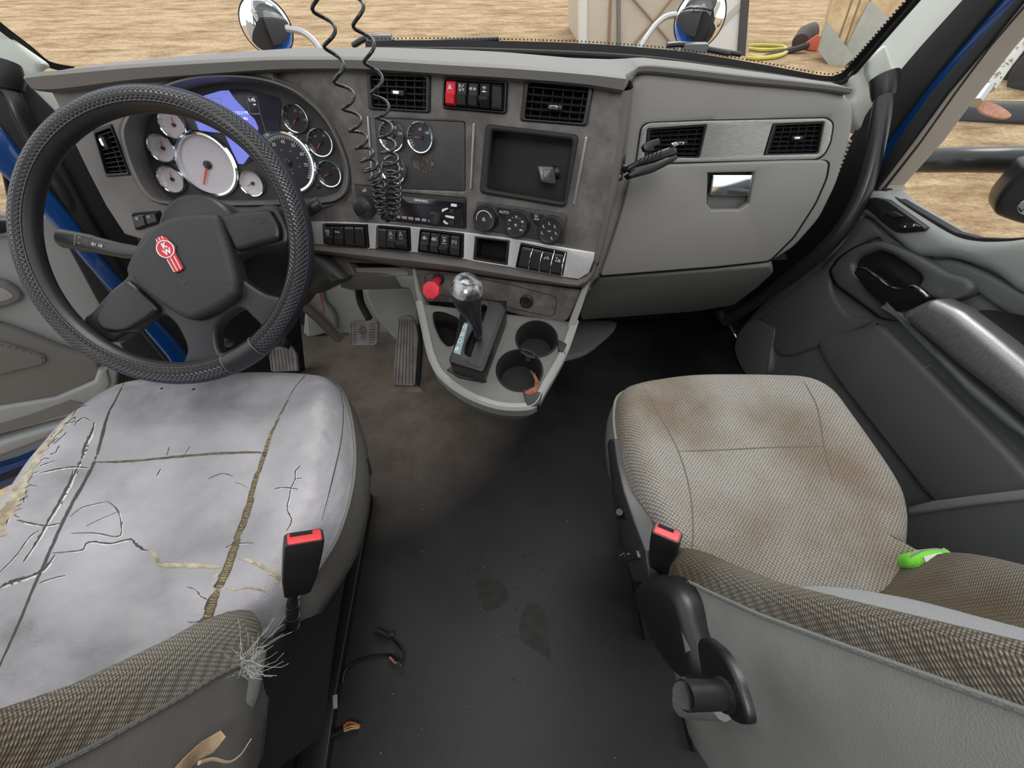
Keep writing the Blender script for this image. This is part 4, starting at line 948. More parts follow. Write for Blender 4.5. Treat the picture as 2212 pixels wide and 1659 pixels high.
# badge: ribbed tail and round head with letters
FE = FH.off(.0185)
e1 = lambda x, y: FE.loc(x/2.37, y/2.37+150)
bo = [(800, 880), (805, 862), (835, 848), (860, 862), (875, 880), (903, 905), (903, 935), (915, 960), (945, 1015), (938, 1030), (905, 1045), (890, 1040), (862, 985), (848, 965), (815, 955), (798, 925)]
bp0 = [e1(x, y) for x, y in bo]; bc = e1(853, 922)
em = plate(FE, bp0, .003, .0008, .0012).build('badge', m_black, hb_)
plate(FE, offset(clean(bp0 if area2(bp0) > 0 else bp0[::-1]), .0012), .002, .0006, .0022).build('badge_enamel', m_red, hb_)
plate(FE, circ(bc[0], bc[1], .0148, 30), .001, .0002, .0032, [circ(bc[0], bc[1], .0132, 30)]).build('badge_ring', m_ink, hb_)
ax_ = Vector(e1(918, 1035))-Vector(e1(822, 860)); rot = math.atan2(ax_.y, ax_.x)+PI/2
text('K', FE, (bc[0]-.001, bc[1]+.0058), .0125, m_ink, hb_, rot=rot, h=.0026, bold=.0006)
text('W', FE, (bc[0]+.0028, bc[1]-.0046), .0125, m_ink, hb_, rot=rot, h=.0026, bold=.0006)
for (x0, y0, x1, y1) in [(862, 975, 897, 1036), (880, 968, 914, 1030), (897, 958, 931, 1022)]: ribbon(FE, [[e1(x0, y0), e1(x1, y1)]], .0016, .0026).build('badge_bar', m_ink, hb_, smooth=0)
ribbon(FE, [[e1(806, 872), e1(812, 884)], [e1(820, 862), e1(826, 876)], [e1(835, 857), e1(841, 870)]], .0014, .0026).build('badge_crown', m_ink, hb_, smooth=0)
ribbon(FE, [[e1(925, 1080), e1(945, 1090), e1(965, 1075)], [e1(945, 1090), e1(938, 1105)]], .0012, .0001).build('embossed_mark', m_gloss, hb_, smooth=0)
# scuff on the right spoke
ribbon(FH, [FH.locs(c1([(1280, 770), (1300, 785), (1330, 790), (1355, 775), (1350, 760), (1280, 768)]), .006)], .0009, .0065).build('scuff', m_satin, sw, smooth=0)

# column shroud, stalks
col_ = thing('steering_column', 'dark plastic steering column shroud behind the wheel hub', 'steering column', FS.w(0, 0, -.2))
rows = []
cx, cy = FH.loc(408, 522)
for d, w_, h__, sy in [(-.03, .0, .0, .02), (-.031, .06, .06, .02), (-.04, .070, .072, .018), (-.08, .078, .08, .012), (-.16, .08, .08, .0), (-.26, .08, .08, -.01), (-.34, .075, .075, -.02)]:
    rows.append([FS.w(cx+w_*math.cos(a), cy+sy+h__*math.sin(a), d) for a in [2*PI*i/36 for i in range(36)]])
loft(rows[::-1], closed=True).build('upper_shroud', m_rubber, col_, smooth=60)
sh = [(640, 535), (668, 532), (690, 548), (715, 570), (742, 600), (738, 612), (715, 620), (694, 634), (660, 640), (630, 620)]
q = FC.locs(sh, .01); plate(FC, [(a.x, a.y) for a in spl(q)], .1, .03, .02, steps=6).build('lower_shroud', mat('shroud_dark', (.045, .043, .042), .45, bump=.3, bscale=900), col_)
tube([Vector((-.58, .84, .62)), Vector((-.62, 1.0, .35)), Vector((-.66, 1.12, .12))], .022, 14).build('shaft', m_steel, col_)
FSt = FS.off(-.045)
sk = thing('turn_signal_stalk', 'grey turn signal and wiper stalk pointing left behind the wheel', 'stalk', FSt.hit(200, 520))
P0, P1, P2, P3 = (FSt.hit(x, y) for x, y in [(318, 548), (262, 541), (195, 526), (132, 514)])
mk = lambda pts, r, m_, nm: tube(pts, r, 20).build(nm, m_, sk)
stm = mat('stalk_grey', (.045, .045, .047), .35)
mk([P0, P1, P2.lerp(P1, .2)], [.011, .0135, .0145], stm, 'root')
mk([P2.lerp(P1, .2), P2, P3.lerp(P2, .1), P3], [.0148, .0158, .0165, .012], stm, 'barrel')
fk = Fr(P2.lerp(P1, .5)+FSt.n*.0155, FSt.n, (P1-P2))
ribbon(fk, [[(x*.001, y*.001) for x, y in l] for l in [[(-3, 0), (-9, 0)], [(-9, 0), (-6, 3)], [(-9, 0), (-6, -3)], [(3, 0), (9, 0)], [(9, 0), (6, 3)], [(9, 0), (6, -3)], [(-3, 2), (-3, -2)], [(3, 2), (3, -2)]]], .0009, .0005).build('arrow_symbol', m_ink, sk, smooth=0)
fk2 = Fr(P2.lerp(P3, .05)+FSt.n*.0165, FSt.n, (P1-P2))
ribbon(fk2, [[(x*.001, y*.001) for x, y in l] for l in [[(-8, -8), (-6, -8)], [(-8, -4), (-6, -4)], [(-8, 0), (-6, 0)], [(-8, 4), (-6, 4)], [(-8, 8), (-6, 8)], arc(0, 5, 2, 0, 180), arc(0, -5, 2, 0, 180)]], .0007, .0005).build('wiper_marks', m_ink, sk, smooth=0)
rs = thing('control_stalk', 'short black lever tip poking out right of the steering wheel rim', 'stalk', FSt.hit(670, 455))
tube([FSt.hit(600, 490, -.02), FSt.hit(650, 462, -.01), FSt.hit(676, 447, -.01)], [.009, .011, .0125], 16).build('arm', m_black, rs)
tube([FSt.hit(676, 447, -.01), FSt.hit(690, 438, -.01)], [.0125, .0115], 16).build('end_cap', m_satin, rs)
# ignition key
ky = thing('ignition_key', 'small silver key hanging in the ignition behind the lower spokes', 'key', FSt.hit(478, 750, -.05))
fk3 = FSt.off(-.05); plate(fk3, [(a.x, a.y) for a in spl(fk3.locs([(468, 748), (474, 738), (484, 740), (486, 752), (480, 762), (470, 758)]))], .003, .0006, 0, [circ(*fk3.loc(477, 745), .002, 12)]).build('bow', m_steel, ky)
lathe(fk3, fk3.loc(470, 738), [(.012, -.03), (.012, -.004), (.009, 0), (0, 0)], 20).build('lock_barrel', m_steel, ky)

# ---------------------------------------------------------------- coiled cord hanging in front of the dash
FY = Fr((0, .60, 0), (0, -1, 0), (1, 0, 0))
c_a = [(706, 60), (728, 146), (747, 201), (762, 254), (777, 299), (792, 336), (806, 375), (817, 398), (822, 425), (826, 448), (833, 462)]
c_b = [(843, 463), (849, 450), (851, 420), (850, 390), (846, 357), (842, 333), (836, 300), (830, 268), (824, 230), (813, 182), (801, 127), (780, 55)]
pa = [FY.hit(*p) for p in c_a]; pb = [FY.hit(*p) for p in c_b]
pa = [pa[0]+Vector((-.03, 0, .25)), pa[0]+Vector((-.006, 0, .06))]+pa; pb = pb+[pb[-1]+Vector((-.004, 0, .06)), pb[-1]+Vector((-.01, 0, .25))]
path = spl(pa+pb, False, 60)
zt, zb = FY.hit(806, 375).z, FY.hit(833, 462).z
cp = []; ph = 1.2; 
for i in range(len(path)-1):
    p = path[i]; d = path[i+1]-p; z = p.z
    k = max(0, min(1, (z-zt)/(FY.hit(728, 146).z-zt)))
    per = .0088+(.0325-.0088)*min(1, max(0, (z-zt+.004)/.12))**.8 if z > zt-.004 else .0088
    ra = .0088+.0022*max(0, 1-k) if z > zt else .0098
    n_sub = max(1, int(d.length/per*14)+1); T = d.normalized(); Rt = Vector((1, 0, 0)); Rt = (Rt-T*Rt.dot(T)).normalized(); Dt = T.cross(Rt)
    for j in range(n_sub):
        cp.append(p+d*(j/n_sub)+(Rt*math.cos(ph)+Dt*math.sin(ph))*ra); ph += 2*PI*d.length/n_sub/per
cc_ = tube(cp, .0021, 6).build('coiled_cord', m_cord, None, smooth=80)
tag(cc_, 'black coiled microphone cord hanging in a long loop in front of the dash', 'cord')

# ---------------------------------------------------------------- clamp phone holder
FP = yt(CAM+ray(1405, 350)*(.80/ray(1405, 350).y), 4, 30)
ph_ = thing('clamp_phone_holder', 'black spring clamp phone holder on a bracket between centre and passenger dash', 'phone holder', FP.hit(1400, 350))
cF = FP.off(0)
slab('lower_jaw', cF, [(1355, 377), (1380, 360), (1420, 350), (1462, 334), (1467, 340), (1452, 352), (1414, 371), (1362, 385)], .03, m_black, ph_, bev=.004, h=.012)
slab('upper_jaw', cF, [(1353, 372), (1357, 357), (1400, 334), (1455, 314), (1462, 318), (1465, 330), (1420, 348), (1380, 358)], .03, m_satin, ph_, bev=.005, h=.006)
mb = MB()
for i in range(6):
    a, b_ = cF.loc(1380+i*9, 357-i*4, .008), cF.loc(1384+i*9, 343-i*4, .008); ribbon(cF, [[a, b_]], .0022, .0075, mb)
mb.build('grip_slots', m_void, ph_, smooth=0)
slab('thumb_lever', cF, [(1388, 316), (1394, 308), (1424, 298), (1427, 310), (1412, 316), (1414, 325), (1400, 328), (1392, 326)], .012, m_black, ph_, bev=.002, h=.0)
slab('spring_end', cF, [(1450, 309), (1462, 306), (1467, 312), (1456, 318)], .008, m_steel, ph_, bev=.001, h=.008)
fb_ = yt(FP.hit(1340, 360, -.02), 30, 20)
slab('bracket', fb_, [(1337, 328), (1350, 332), (1350, 350), (1345, 365), (1344, 390), (1330, 393), (1328, 380), (1333, 350)], .006, m_black, ph_, bev=.001, r=.003)
for x, y in [(1344, 337), (1337, 382)]: lathe(fb_, fb_.loc(x, y), [(.004, 0), (.004, .003), (.002, .0045), (0, .004)], 14).build('screw', m_chrome, ph_)
tube([fb_.hit(1345, 362, .003), FP.hit(1362, 366, -.008)], .006, 12).build('ball_joint', m_black, ph_)

# ---------------------------------------------------------------- centre console
con = thing('center_console', 'low console with pale grey edge holding shifter and two cup holders', 'console', (0, .6, .5))
c5 = lambda p: [(x/2.949+600, y/2.949+540) for x, y in p]
outl = [(896, 335), (925, 470), (965, 650), (1010, 760), (1060, 822), (1130, 880), (1240, 945), (1400, 1000), (1560, 1010), (1640, 985), (1690, 900), (1760, 780), (1810, 690), (1850, 600), (1900, 455)]
FUq = FC.off(-.012)
pj = FUq.hit(1047, 655)
FT = Fr(pj, (0, -.243, .97), (1, 0, 0))
tray = FT.locs(c5(outl)); tray = [(q.x, q.y) for q in spl(tray, False, 3)]
bin_ = rnd(FT.locs(c5([(985, 390), (1060, 395), (1160, 440), (1120, 600), (1085, 612), (1040, 570), (1000, 480)])), .012)
cu1, cu2 = FT.loc(*c5([(1650, 565)])[0]), FT.loc(*c5([(1540, 765)])[0])
plate(FT, tray, .035, .006, 0, [bin_, circ(*cu1, .0435, 36), circ(*cu2, .0465, 36)]).build('tray', m_faceg, con)
# body under the tray, tapering down
t_up = [FUq.hit(*q) for q in c5([(862, 130), (880, 240)])]
t_up2 = [FUq.hit(*q) for q in c5([(1945, 330), (1990, 190)])]
t_in = [(u*.92+.0, v*.97) for u, v in tray]
rows = []
for k, (s, d) in enumerate([(1.0, -.03), (.97, -.07), (.88, -.13), (.7, -.2)]):
    c_ = (-.02, -.12); rows.append([FT.w(c_[0]+(u-c_[0])*s, c_[1]+(v-c_[1])*(s if v < c_[1] else 1), d) for u, v in tray])
loft(rows).build('body', m_passlow, con)
tr3 = [FT.w(u, v, .0) for u, v in tray]
rows = []
for (o_, hh) in [(-.006, -.03), (-.006, .003), (.0, .008), (.010, .005), (.013, -.004)]:
    oo = offset(tray+[(tray[-1][0], tray[-1][1]+.1), (tray[0][0], tray[0][1]+.1)], o_ if area2(tray) > 0 else -o_)[:len(tray)]
    rows.append([FT.w(u, v, hh) for u, v in oo])
loft(rows[::-1] if area2(tray) > 0 else rows).build('edge_trim', m_edge, con)
for a_, b_ in ((c5([(852, 118), (868, 118), (900, 262), (925, 335), (960, 470), (932, 490), (900, 380), (872, 260)]), 0), (c5([(1935, 250), (1992, 190), (1950, 330), (1905, 460), (1850, 600), (1822, 590), (1850, 470), (1905, 330)]), 0)):
    slab('face_edge', FUq, a_, .03, m_edge, con, bev=.004, h=.008, r=.004)
for i, (cc, r) in enumerate(((cu1, .0435), (cu2, .0465))):
    w_ = lathe(FT, cc, [(r*1.1, .001), (r*1.02, .004), (r*.985, .0), (r*.94, -.06), (r*.9, -.065), (0, -.065)], 40)
    w_.f = [f for f in w_.f if len(f) == 4]; w_.build('cup_holder', m_blackm, con)
    slab('side_notch', FT, c5([[(1780, 570), (1800, 575), (1850, 600), (1830, 665), (1790, 640)], [(1560, 880), (1600, 900), (1690, 905), (1670, 985), (1590, 1005)]][i]), .03, m_black, con, bev=.002, h=.0075)
rb_ = mat('orange_grime', (.3, .09, .04), .8, col2=(.05, .03, .02), cscale=70)
slab('rust_stain', FT, c5([(1605, 760), (1640, 790), (1668, 850), (1655, 900), (1620, 925), (1570, 915), (1585, 895), (1635, 870), (1640, 830)]), .002, rb_, con, bev=0, h=.0085)
bw = MB()
bb = bin_; rows = [[FT.w(u, v, 0) for u, v in bb], [FT.w(u, v, -.07) for u, v in bb]]; loft(rows, closed=True, mb=bw)
bw.build('bin_wall', m_void, con); plate(FT, bb, .003, 0, -.068).build('bin_floor', m_void, con)
FU = FC.off(-.012)
up_ = [(868, 118), (1000, 132), (1330, 175), (1650, 215), (1935, 255), (1905, 330), (1850, 445), (1800, 470), (1700, 450), (1520, 415), (1330, 350), (945, 332), (900, 262)]
slab('upper_panel', FU, c5(up_), .03, m_face, con, bev=.004, r=.01)
iu = [(955, 150), (1200, 165), (1500, 225), (1780, 300), (1762, 410), (1740, 425), (1500, 375), (1330, 335), (960, 275), (935, 170)]
pth = FU.locs(c5(iu), .001); pth = rnd(pth, .01); pth.append(pth[0]); ribbon(FU, [pth], .0012, .0006).build('panel_groove', m_void, con, smooth=0)
# rear lower lip with latch
slab('latch_cover', FT, c5([(1075, 760), (1110, 735), (1230, 775), (1330, 800), (1330, 840), (1240, 830), (1150, 810)]), .02, m_black, con, bev=.003, h=.005)

FZ = FT.off(.055)
sh_ = thing('gear_selector', 'automatic gear selector with worn chrome topped black knob and lettered gate', 'gear selector', FT.hit(1040, 740))
top_ = c5([(1245, 310), (1320, 303), (1430, 328), (1462, 368), (1312, 770), (1295, 778), (1095, 715), (1090, 690), (1190, 450)])
slot = c5([(1300, 345), (1325, 350), (1332, 370), (1245, 665), (1225, 675), (1195, 660), (1200, 610), (1225, 540), (1290, 420)])
slab('housing', FZ, top_, .075, m_black, sh_, bev=.005, r=.008, holes=[slot], hr=.005)
slab('inner_gate', FZ, [(1000, 645), (1095, 650), (1045, 795), (975, 778)], .01, m_void, sh_, bev=0, h=-.02)
rg_ = mat('gate_face', (.028, .028, .03), .4)
slab('face_panel', FZ, c5([(1350, 325), (1418, 335), (1440, 365), (1290, 745), (1215, 722)]), .002, rg_, sh_, bev=.0006, h=.001)
st_ = slab('gear_indicator', FZ, c5([(1188, 462), (1213, 470), (1162, 668), (1118, 652)]), .003, mat('indicator_window', (.2, .32, .36), .2), sh_, bev=.0005, h=.0015)
for s, x, y in [('N', 1190, 492), ('D', 1174, 540), ('M', 1160, 583), ('L', 1141, 632)]:
    c = FZ.loc(*c5([(x, y)])[0]); r_ = -.28
    plate(FZ, [(c[0]+a*math.cos(r_)-b_*math.sin(r_), c[1]+a*math.sin(r_)+b_*math.cos(r_)) for a, b_ in rect(0, 0, .0068, .0075)], .0004, 0, .0022).build('gear_tile', m_ink, st_)
    text(s, FZ, c, .0062, m_black, st_, rot=r_, h=.0024, bold=.0002)
mbp = MB()
def dp(x, y, d): return CAM+ray(x, y)*d
kn = [dp(1034, 722, .765), dp(1031, 706, .75), dp(1025, 688, .728), dp(1016, 665, .705), dp(1010, 645, .688), dp(1008, 628, .675), dp(1009, 614, .666), dp(1010, 605, .66), dp(1011, 600, .657)]
kr = [.009, .0115, .0165, .0245, .0305, .0325, .030, .0225, .006]
tube(spl(kn, False, 4), [v.x for v in spl([Vector((a, 0, 0)) for a in kr], False, 4)], 32, mbp, flat=.85)
kb_ = mbp.build('knob', m_satin, sh_, smooth=80)
tube(spl(kn[5:], False, 6), [v.x+.0011 for v in spl([Vector((a, 0, 0)) for a in kr[5:]], False, 6)], 32, flat=.85).build('worn_chrome_cap', mat('worn_chrome', (.05, .05, .053), .2, .35, col2=(.36, .37, .39), cscale=30, mix=(.46, .56)), kb_, smooth=80)
ln = [dp(*p, .76) for p in [(1034, 740), (1033, 722)]]; tube([FZ.hit(1030, 735, -.02), kn[0]], .0085, 16).build('lever', m_black, sh_)

pk = thing('parking_brake_valve', 'red octagonal parking brake knob on the console face', 'knob', FU.hit(935, 620))
a_, b_ = FU.hit(945, 604), CAM+ray(930, 627)*.80
nn_ = (b_-a_); ff = Fr(CAM+ray(930, 627)*.79, (-.15, -.75, .6))
lathe(FU, FU.loc(948, 602), [(.014, 0), (.014, .003), (.009, .004), (.009, 0)], 24).build('collar', m_black, pk)
tube([FU.hit(947, 603, -.003), ff.w(.004, .006, -.006)], .0085, 16).build('shaft', m_red, pk)
o8 = [(.0185*math.cos(PI/8+i*PI/4), .0185*math.sin(PI/8+i*PI/4)) for i in range(8)]
plate(ff, o8, .012, .0015, 0).build('octagon', m_red, pk)
lg = thing('power_socket', 'round black chrome rimmed socket on the right of the console face', 'socket', FU.hit(1138, 650))
w_ = lathe(FU, FU.loc(1138, 650), [(.0155, 0), (.0155, .004), (.0125, .005), (.0115, .003), (.011, .001), (.0105, -.0)], 30); w_.f = [f for f in w_.f if len(f) == 4]; w_.build('collar', m_black, lg)
w_ = lathe(FU, FU.loc(1138, 650), [(.0118, .0035), (.0108, .0045), (.0098, .003), (.0098, .0005)], 30); w_.f = [f for f in w_.f if len(f) == 4]; w_.build('metal_rim', m_steel, lg)
plate(FU, circ(*FU.loc(1138, 650), .0098, 24), .001, 0, .0012).build('bore', m_void, lg)

# ---------------------------------------------------------------- pedals
c5p = lambda p: c5(p)
FB = Fr((0, .92, .30), (0, -.62, .78), (1, 0, 0))
br = thing('brake_pedal', 'worn ribbed rubber brake pedal hanging on its arm below the dash', 'pedal', FB.hit(785, 720))
pad = slab('pad', FB, c5([(455, 458), (480, 450), (632, 447), (640, 480), (635, 590), (615, 608), (480, 608), (462, 580)]), .014, m_pedal, br, bev=.003, r=.006)
kc = FB.loc(*c5([(543, 512)])[0]); 
ribbon(FB, [arc(kc[0], kc[1], .0115, 0, 360, 24), arc(kc[0], kc[1], .0095, 0, 360, 24)]+[[(kc[0]+d*.0045, kc[1]-.011), (kc[0]+d*.0045, kc[1]-.032)] for d in (-1.4, -.5, .5, 1.4)]+[[(kc[0]+d*.004, kc[1]+.0125), (kc[0]+d*.006, kc[1]+.018)] for d in (-1, 0, 1)], .0012, .0004).build('raised_badge', m_blackm, pad, smooth=0)
text('K', FB, (kc[0], kc[1]+.0038), .0085, m_blackm, pad, h=.0004, bold=.0003); text('W', FB, (kc[0], kc[1]-.0042), .0085, m_blackm, pad, h=.0004, bold=.0003)
gr = []
for i in range(8):
    s_ = i/7
    for x0, x1 in ((460, 505), (582, 632)): gr.append([FB.loc(*c5([(x0, 472+s_*120)])[0]), FB.loc(*c5([(x1, 472+s_*120)])[0])])
for x in (470, 490, 595, 612): gr.append([FB.loc(*c5([(x, 465)])[0]), FB.loc(*c5([(x, 595)])[0])])
ribbon(FB, gr, .0012, .0004).build('tread_grooves', m_blackm, pad, smooth=0)
ar = [dp(798, 690, 1.30), dp(790, 675, 1.30), dp(780, 655, 1.29), dp(775, 630, 1.27), dp(772, 600, 1.24), dp(772, 570, 1.2)]
tube(spl(ar, False, 5), .0125, 10, flat=.5).build('arm', m_blackm, br)
e0, e1_ = CAM+ray(868, 838)*1.5, CAM+ray(885, 690)*1.44
ac = thing('accelerator_pedal', 'tall narrow grey ribbed accelerator pedal standing on the floor', 'pedal', e0)
vv = (e1_-e0).normalized(); uu = Vector((1, 0, 0)); nn2 = uu.cross(vv)
FAc = Fr(e0, nn2 if nn2.dot(CAM-e0) > 0 else -nn2, (1, 0, 0))
slab('tread', FAc, c5([(733, 860), (760, 500), (775, 425), (825, 412), (862, 430), (885, 500), (893, 560), (873, 866)]), .015, m_pedal, ac, bev=.003, r=.012)
gr = []
for i in range(6):
    s_ = .1+.8*i/5; a = lerp2((733, 850), (873, 855), s_); b_ = lerp2((765, 440), (872, 445), s_); gr.append([FAc.loc(*c5([a])[0]), FAc.loc(*c5([b_])[0])])
ribbon(FAc, gr, .0022, .0005).build('grooves', m_blackm, ac, smooth=0)
slab('heel_base', Fr((0, 0, .012), (0, 0, 1), (1, 0, 0)), c5([(706, 880), (715, 870), (890, 868), (925, 890), (880, 905), (715, 893)]), .012, m_pedal, ac, bev=.002)
slab('bracket', FAc.off(-.03), c5([(880, 480), (905, 470), (915, 640), (900, 870), (880, 860)]), .03, m_blackm, ac, bev=.004)
dpd = thing('foot_rest', 'ribbed dark rubber pad mostly hidden under the steering wheel left of the brake pedal', 'foot rest', dp(610, 775, 1.45))
FDp = Fr(dp(610, 775, 1.45), (0, -.5, .85), (1, 0, 0))
slab('pad', FDp, [(578, 752), (600, 748), (628, 745), (640, 765), (643, 800), (585, 802)], .015, m_pedal, dpd, bev=.003, r=.006)
ribbon(FDp, [[FDp.loc(584+i*7.5, 755), FDp.loc(590+i*7.5, 800)] for i in range(7)], .002, .0005).build('grooves', m_blackm, dpd, smooth=0)
tube([dp(620, 735, 1.46), dp(612, 750, 1.45)], .02, 14).build('pivot', m_black, dpd)
rw = [dp(*p, 1.38) for p in [(662, 640), (670, 655), (672, 670), (680, 688), (692, 692), (700, 682), (698, 662), (692, 640), (690, 620)]]
tag(tube(spl(rw, False, 5), .0022, 8).build('red_wire', mat('red_wire', (.5, .05, .05), .5), None), 'thin red wire looping below the dash left of the brake pedal', 'wire')

# ---------------------------------------------------------------- grab handles
def dy(x, y, Y): r = ray(x, y); return CAM+r*(Y/r.y)
gh = thing('grab_handle', 'long curved black grab handle on the passenger side pillar', 'grab handle', dy(1908, 200, 1.13), 'pillar grab handles')
hp = [dy(1911, 180, 1.14), dy(1910, 205, 1.12), dy(1902, 260, 1.08), dy(1890, 320, 1.04), dy(1874, 385, 1.0), dy(1850, 445, .97), dy(1812, 505, .95), dy(1755, 562, .96), (dy(1690, 612, 1.0)), dy(1630, 652, 1.05), dy(1588, 680, 1.09), dy(1566, 694, 1.11)]
tube(spl(hp, False, 6), .0205, 20).build('bar', m_satin, gh, smooth=60)
tube([dy(1910, 165, 1.15), dy(1911, 178, 1.14), dy(1910, 200, 1.125), dy(1909, 212, 1.118)], [.029, .0285, .026, .0225], 24).build('collar', m_rubber, gh)
tube([dy(1578, 694, 1.1), dy(1563, 690, 1.12), dy(1552, 668, 1.14)], [.02, .021, .018], 16).build('foot', m_rubber, gh)
gh2 = thing('grab_handle', 'black grab handle on the driver side pillar running down behind the wheel', 'grab handle', dy(30, 240, 1.02), 'pillar grab handles')
hp = [dy(2, 160, 1.05), dy(14, 190, 1.04), dy(32, 235, 1.02), dy(58, 295, 1.0), dy(98, 362, .98), dy(140, 430, .96), dy(175, 495, .95), dy(215, 555, .95), dy(280, 630, .96), dy(340, 690, .98), dy(385, 745, 1.0)]
tube(spl(hp, False, 6), .0205, 20).build('bar', m_satin, gh2, smooth=60)
tube([dy(-6, 135, 1.06), dy(6, 168, 1.045), dy(16, 194, 1.035)], [.034, .033, .024], 24).build('collar', m_rubber, gh2)
# ---------------------------------------------------------------- seats
def drape(bvh, pts, w0, name, m_, parent, jit=.25, h=.0007, step=.004, wl=None, k=6):
    """a thin strip following a line seen on a surface"""
    P = [Vector((x, y, 0)) for x, y in pts]; P = spl(P, False, k); hits = []
    for i, p in enumerate(P):
        r = ray(p.x, p.y).normalized(); loc, nr, _, _ = bvh.ray_cast(CAM, r)
        if loc is None: continue
        if nr.dot(r) > 0: nr = -nr
        hits.append((loc, nr, i/(len(P)-1)))
    if len(hits) < 2: return None
    mb = MB(); rows = []; n = len(hits)
    for i, (p, nr, t) in enumerate(hits):
        T = hits[min(i+1, n-1)][0]-hits[max(i-1, 0)][0]
        if T.length < 1e-7: continue
        s = nr.cross(T.normalized()).normalized()
        w = (w0 if wl is None else wl[0]+(wl[1]-wl[0])*t)*(1 if wl else min(1, 4*t+.25, 4*(1-t)+.25))
        a = w/2*(1+jit*random.uniform(-1, 1)); b = w/2*(1+jit*random.uniform(-1, 1))
        rows.append([p+s*a+nr*h*.3, p+nr*h, p-s*b+nr*h*.3])
    return loft(rows, mb=mb).build(name, m_, parent, smooth=60)
def stitch(bvh, pts, name, m_, parent, ln=.004, gap=.003, r=.0005, k=10, h=.0008):
    P = spl([Vector((x, y, 0)) for x, y in pts], False, k); H_ = []
    for p in P:
        d = ray(p.x, p.y).normalized(); loc, nr, _, _ = bvh.ray_cast(CAM, d)
        if loc is not None: H_.append(loc+(nr if nr.dot(d) < 0 else -nr)*h)
    if len(H_) < 2: return
    L = sum((b-a).length for a, b in zip(H_, H_[1:])); n = max(2, int(L/(ln+gap))); Q = resample(H_, n*2+1); mb = MB()
    for i in range(n): tube([Q[2*i], Q[2*i+1]], r, 5, mb)
    return mb.build(name, m_, parent)
def bvh_of(*obs):
    v = []; f = []
    for o in obs:
        k = len(v); off_ = Vector((0, 0, 0)); v += [x.co.copy() for x in o.data.vertices]; f += [tuple(i+k for i in p.vertices) for p in o.data.polygons]
    return BVHTree.FromPolygons(v, f)

def cushion(root, out, zc, cx, cy, topm, sidem, bol=.02, halfw=.25, ruffle=0., dome=.03, edge=0.):
    out = [Vector((p.x, p.y, 0)) for p in resample(spl([Vector((a.x, a.y, 0)) for a in out], True, 6), 120, True)]
    c = Vector((cx, cy, 0))
    def hz(p, z, s):
        u = (p.x-cx)/halfw; front = max(0, (p.y-cy-.14))
        b_ = bol*math.exp(-((abs(u)-.78)/.2)**2) if s < .97 else 0
        wv = ruffle*noise.noise(Vector((p.x*14, p.y*14, 3)))*(1-s**4) if ruffle else 0
        return z+b_-front*front*.5+wv
    def ring(s, dz):
        r = []
        for p in out:
            q = c+(p-c)*s; r.append(Vector((q.x, q.y, hz(q, zc+dz, s))))
        return r
    side = [ring(s, dz) for s, dz in [(.93, -.14), (.985, -.115), (1.0, -.08), (1.0, -.04), (.988, -.012)]]
    sd_ = loft(side, closed=True).build('side_panel', sidem, root, smooth=70)
    N = 22; sw_ = [(1-(i/N)**1.0) for i in range(N)]
    top_r = []
    for s in [.988, .98, .965, .94, .91]+[.91*(1-i/16) for i in range(1, 16)]+[.012]:
        e = max(0, (s-.80)/.188); dz = dome*(1-e**2.4) - .012*e**3 + edge*0
        top_r.append(ring(s, dz))
    mb = loft(top_r, closed=True); n = 120; mb.f.append(tuple(range(len(mb.v)-n, len(mb.v))))
    tp = mb.build('cushion_top', topm, root, smooth=75)
    pp = [p+Vector((0, 0, .001)) for p in ring(.99, -.011)]
    tube(pp, .0028, 8, closed=True).build('piping', sidem, root)
    return tp, sd_

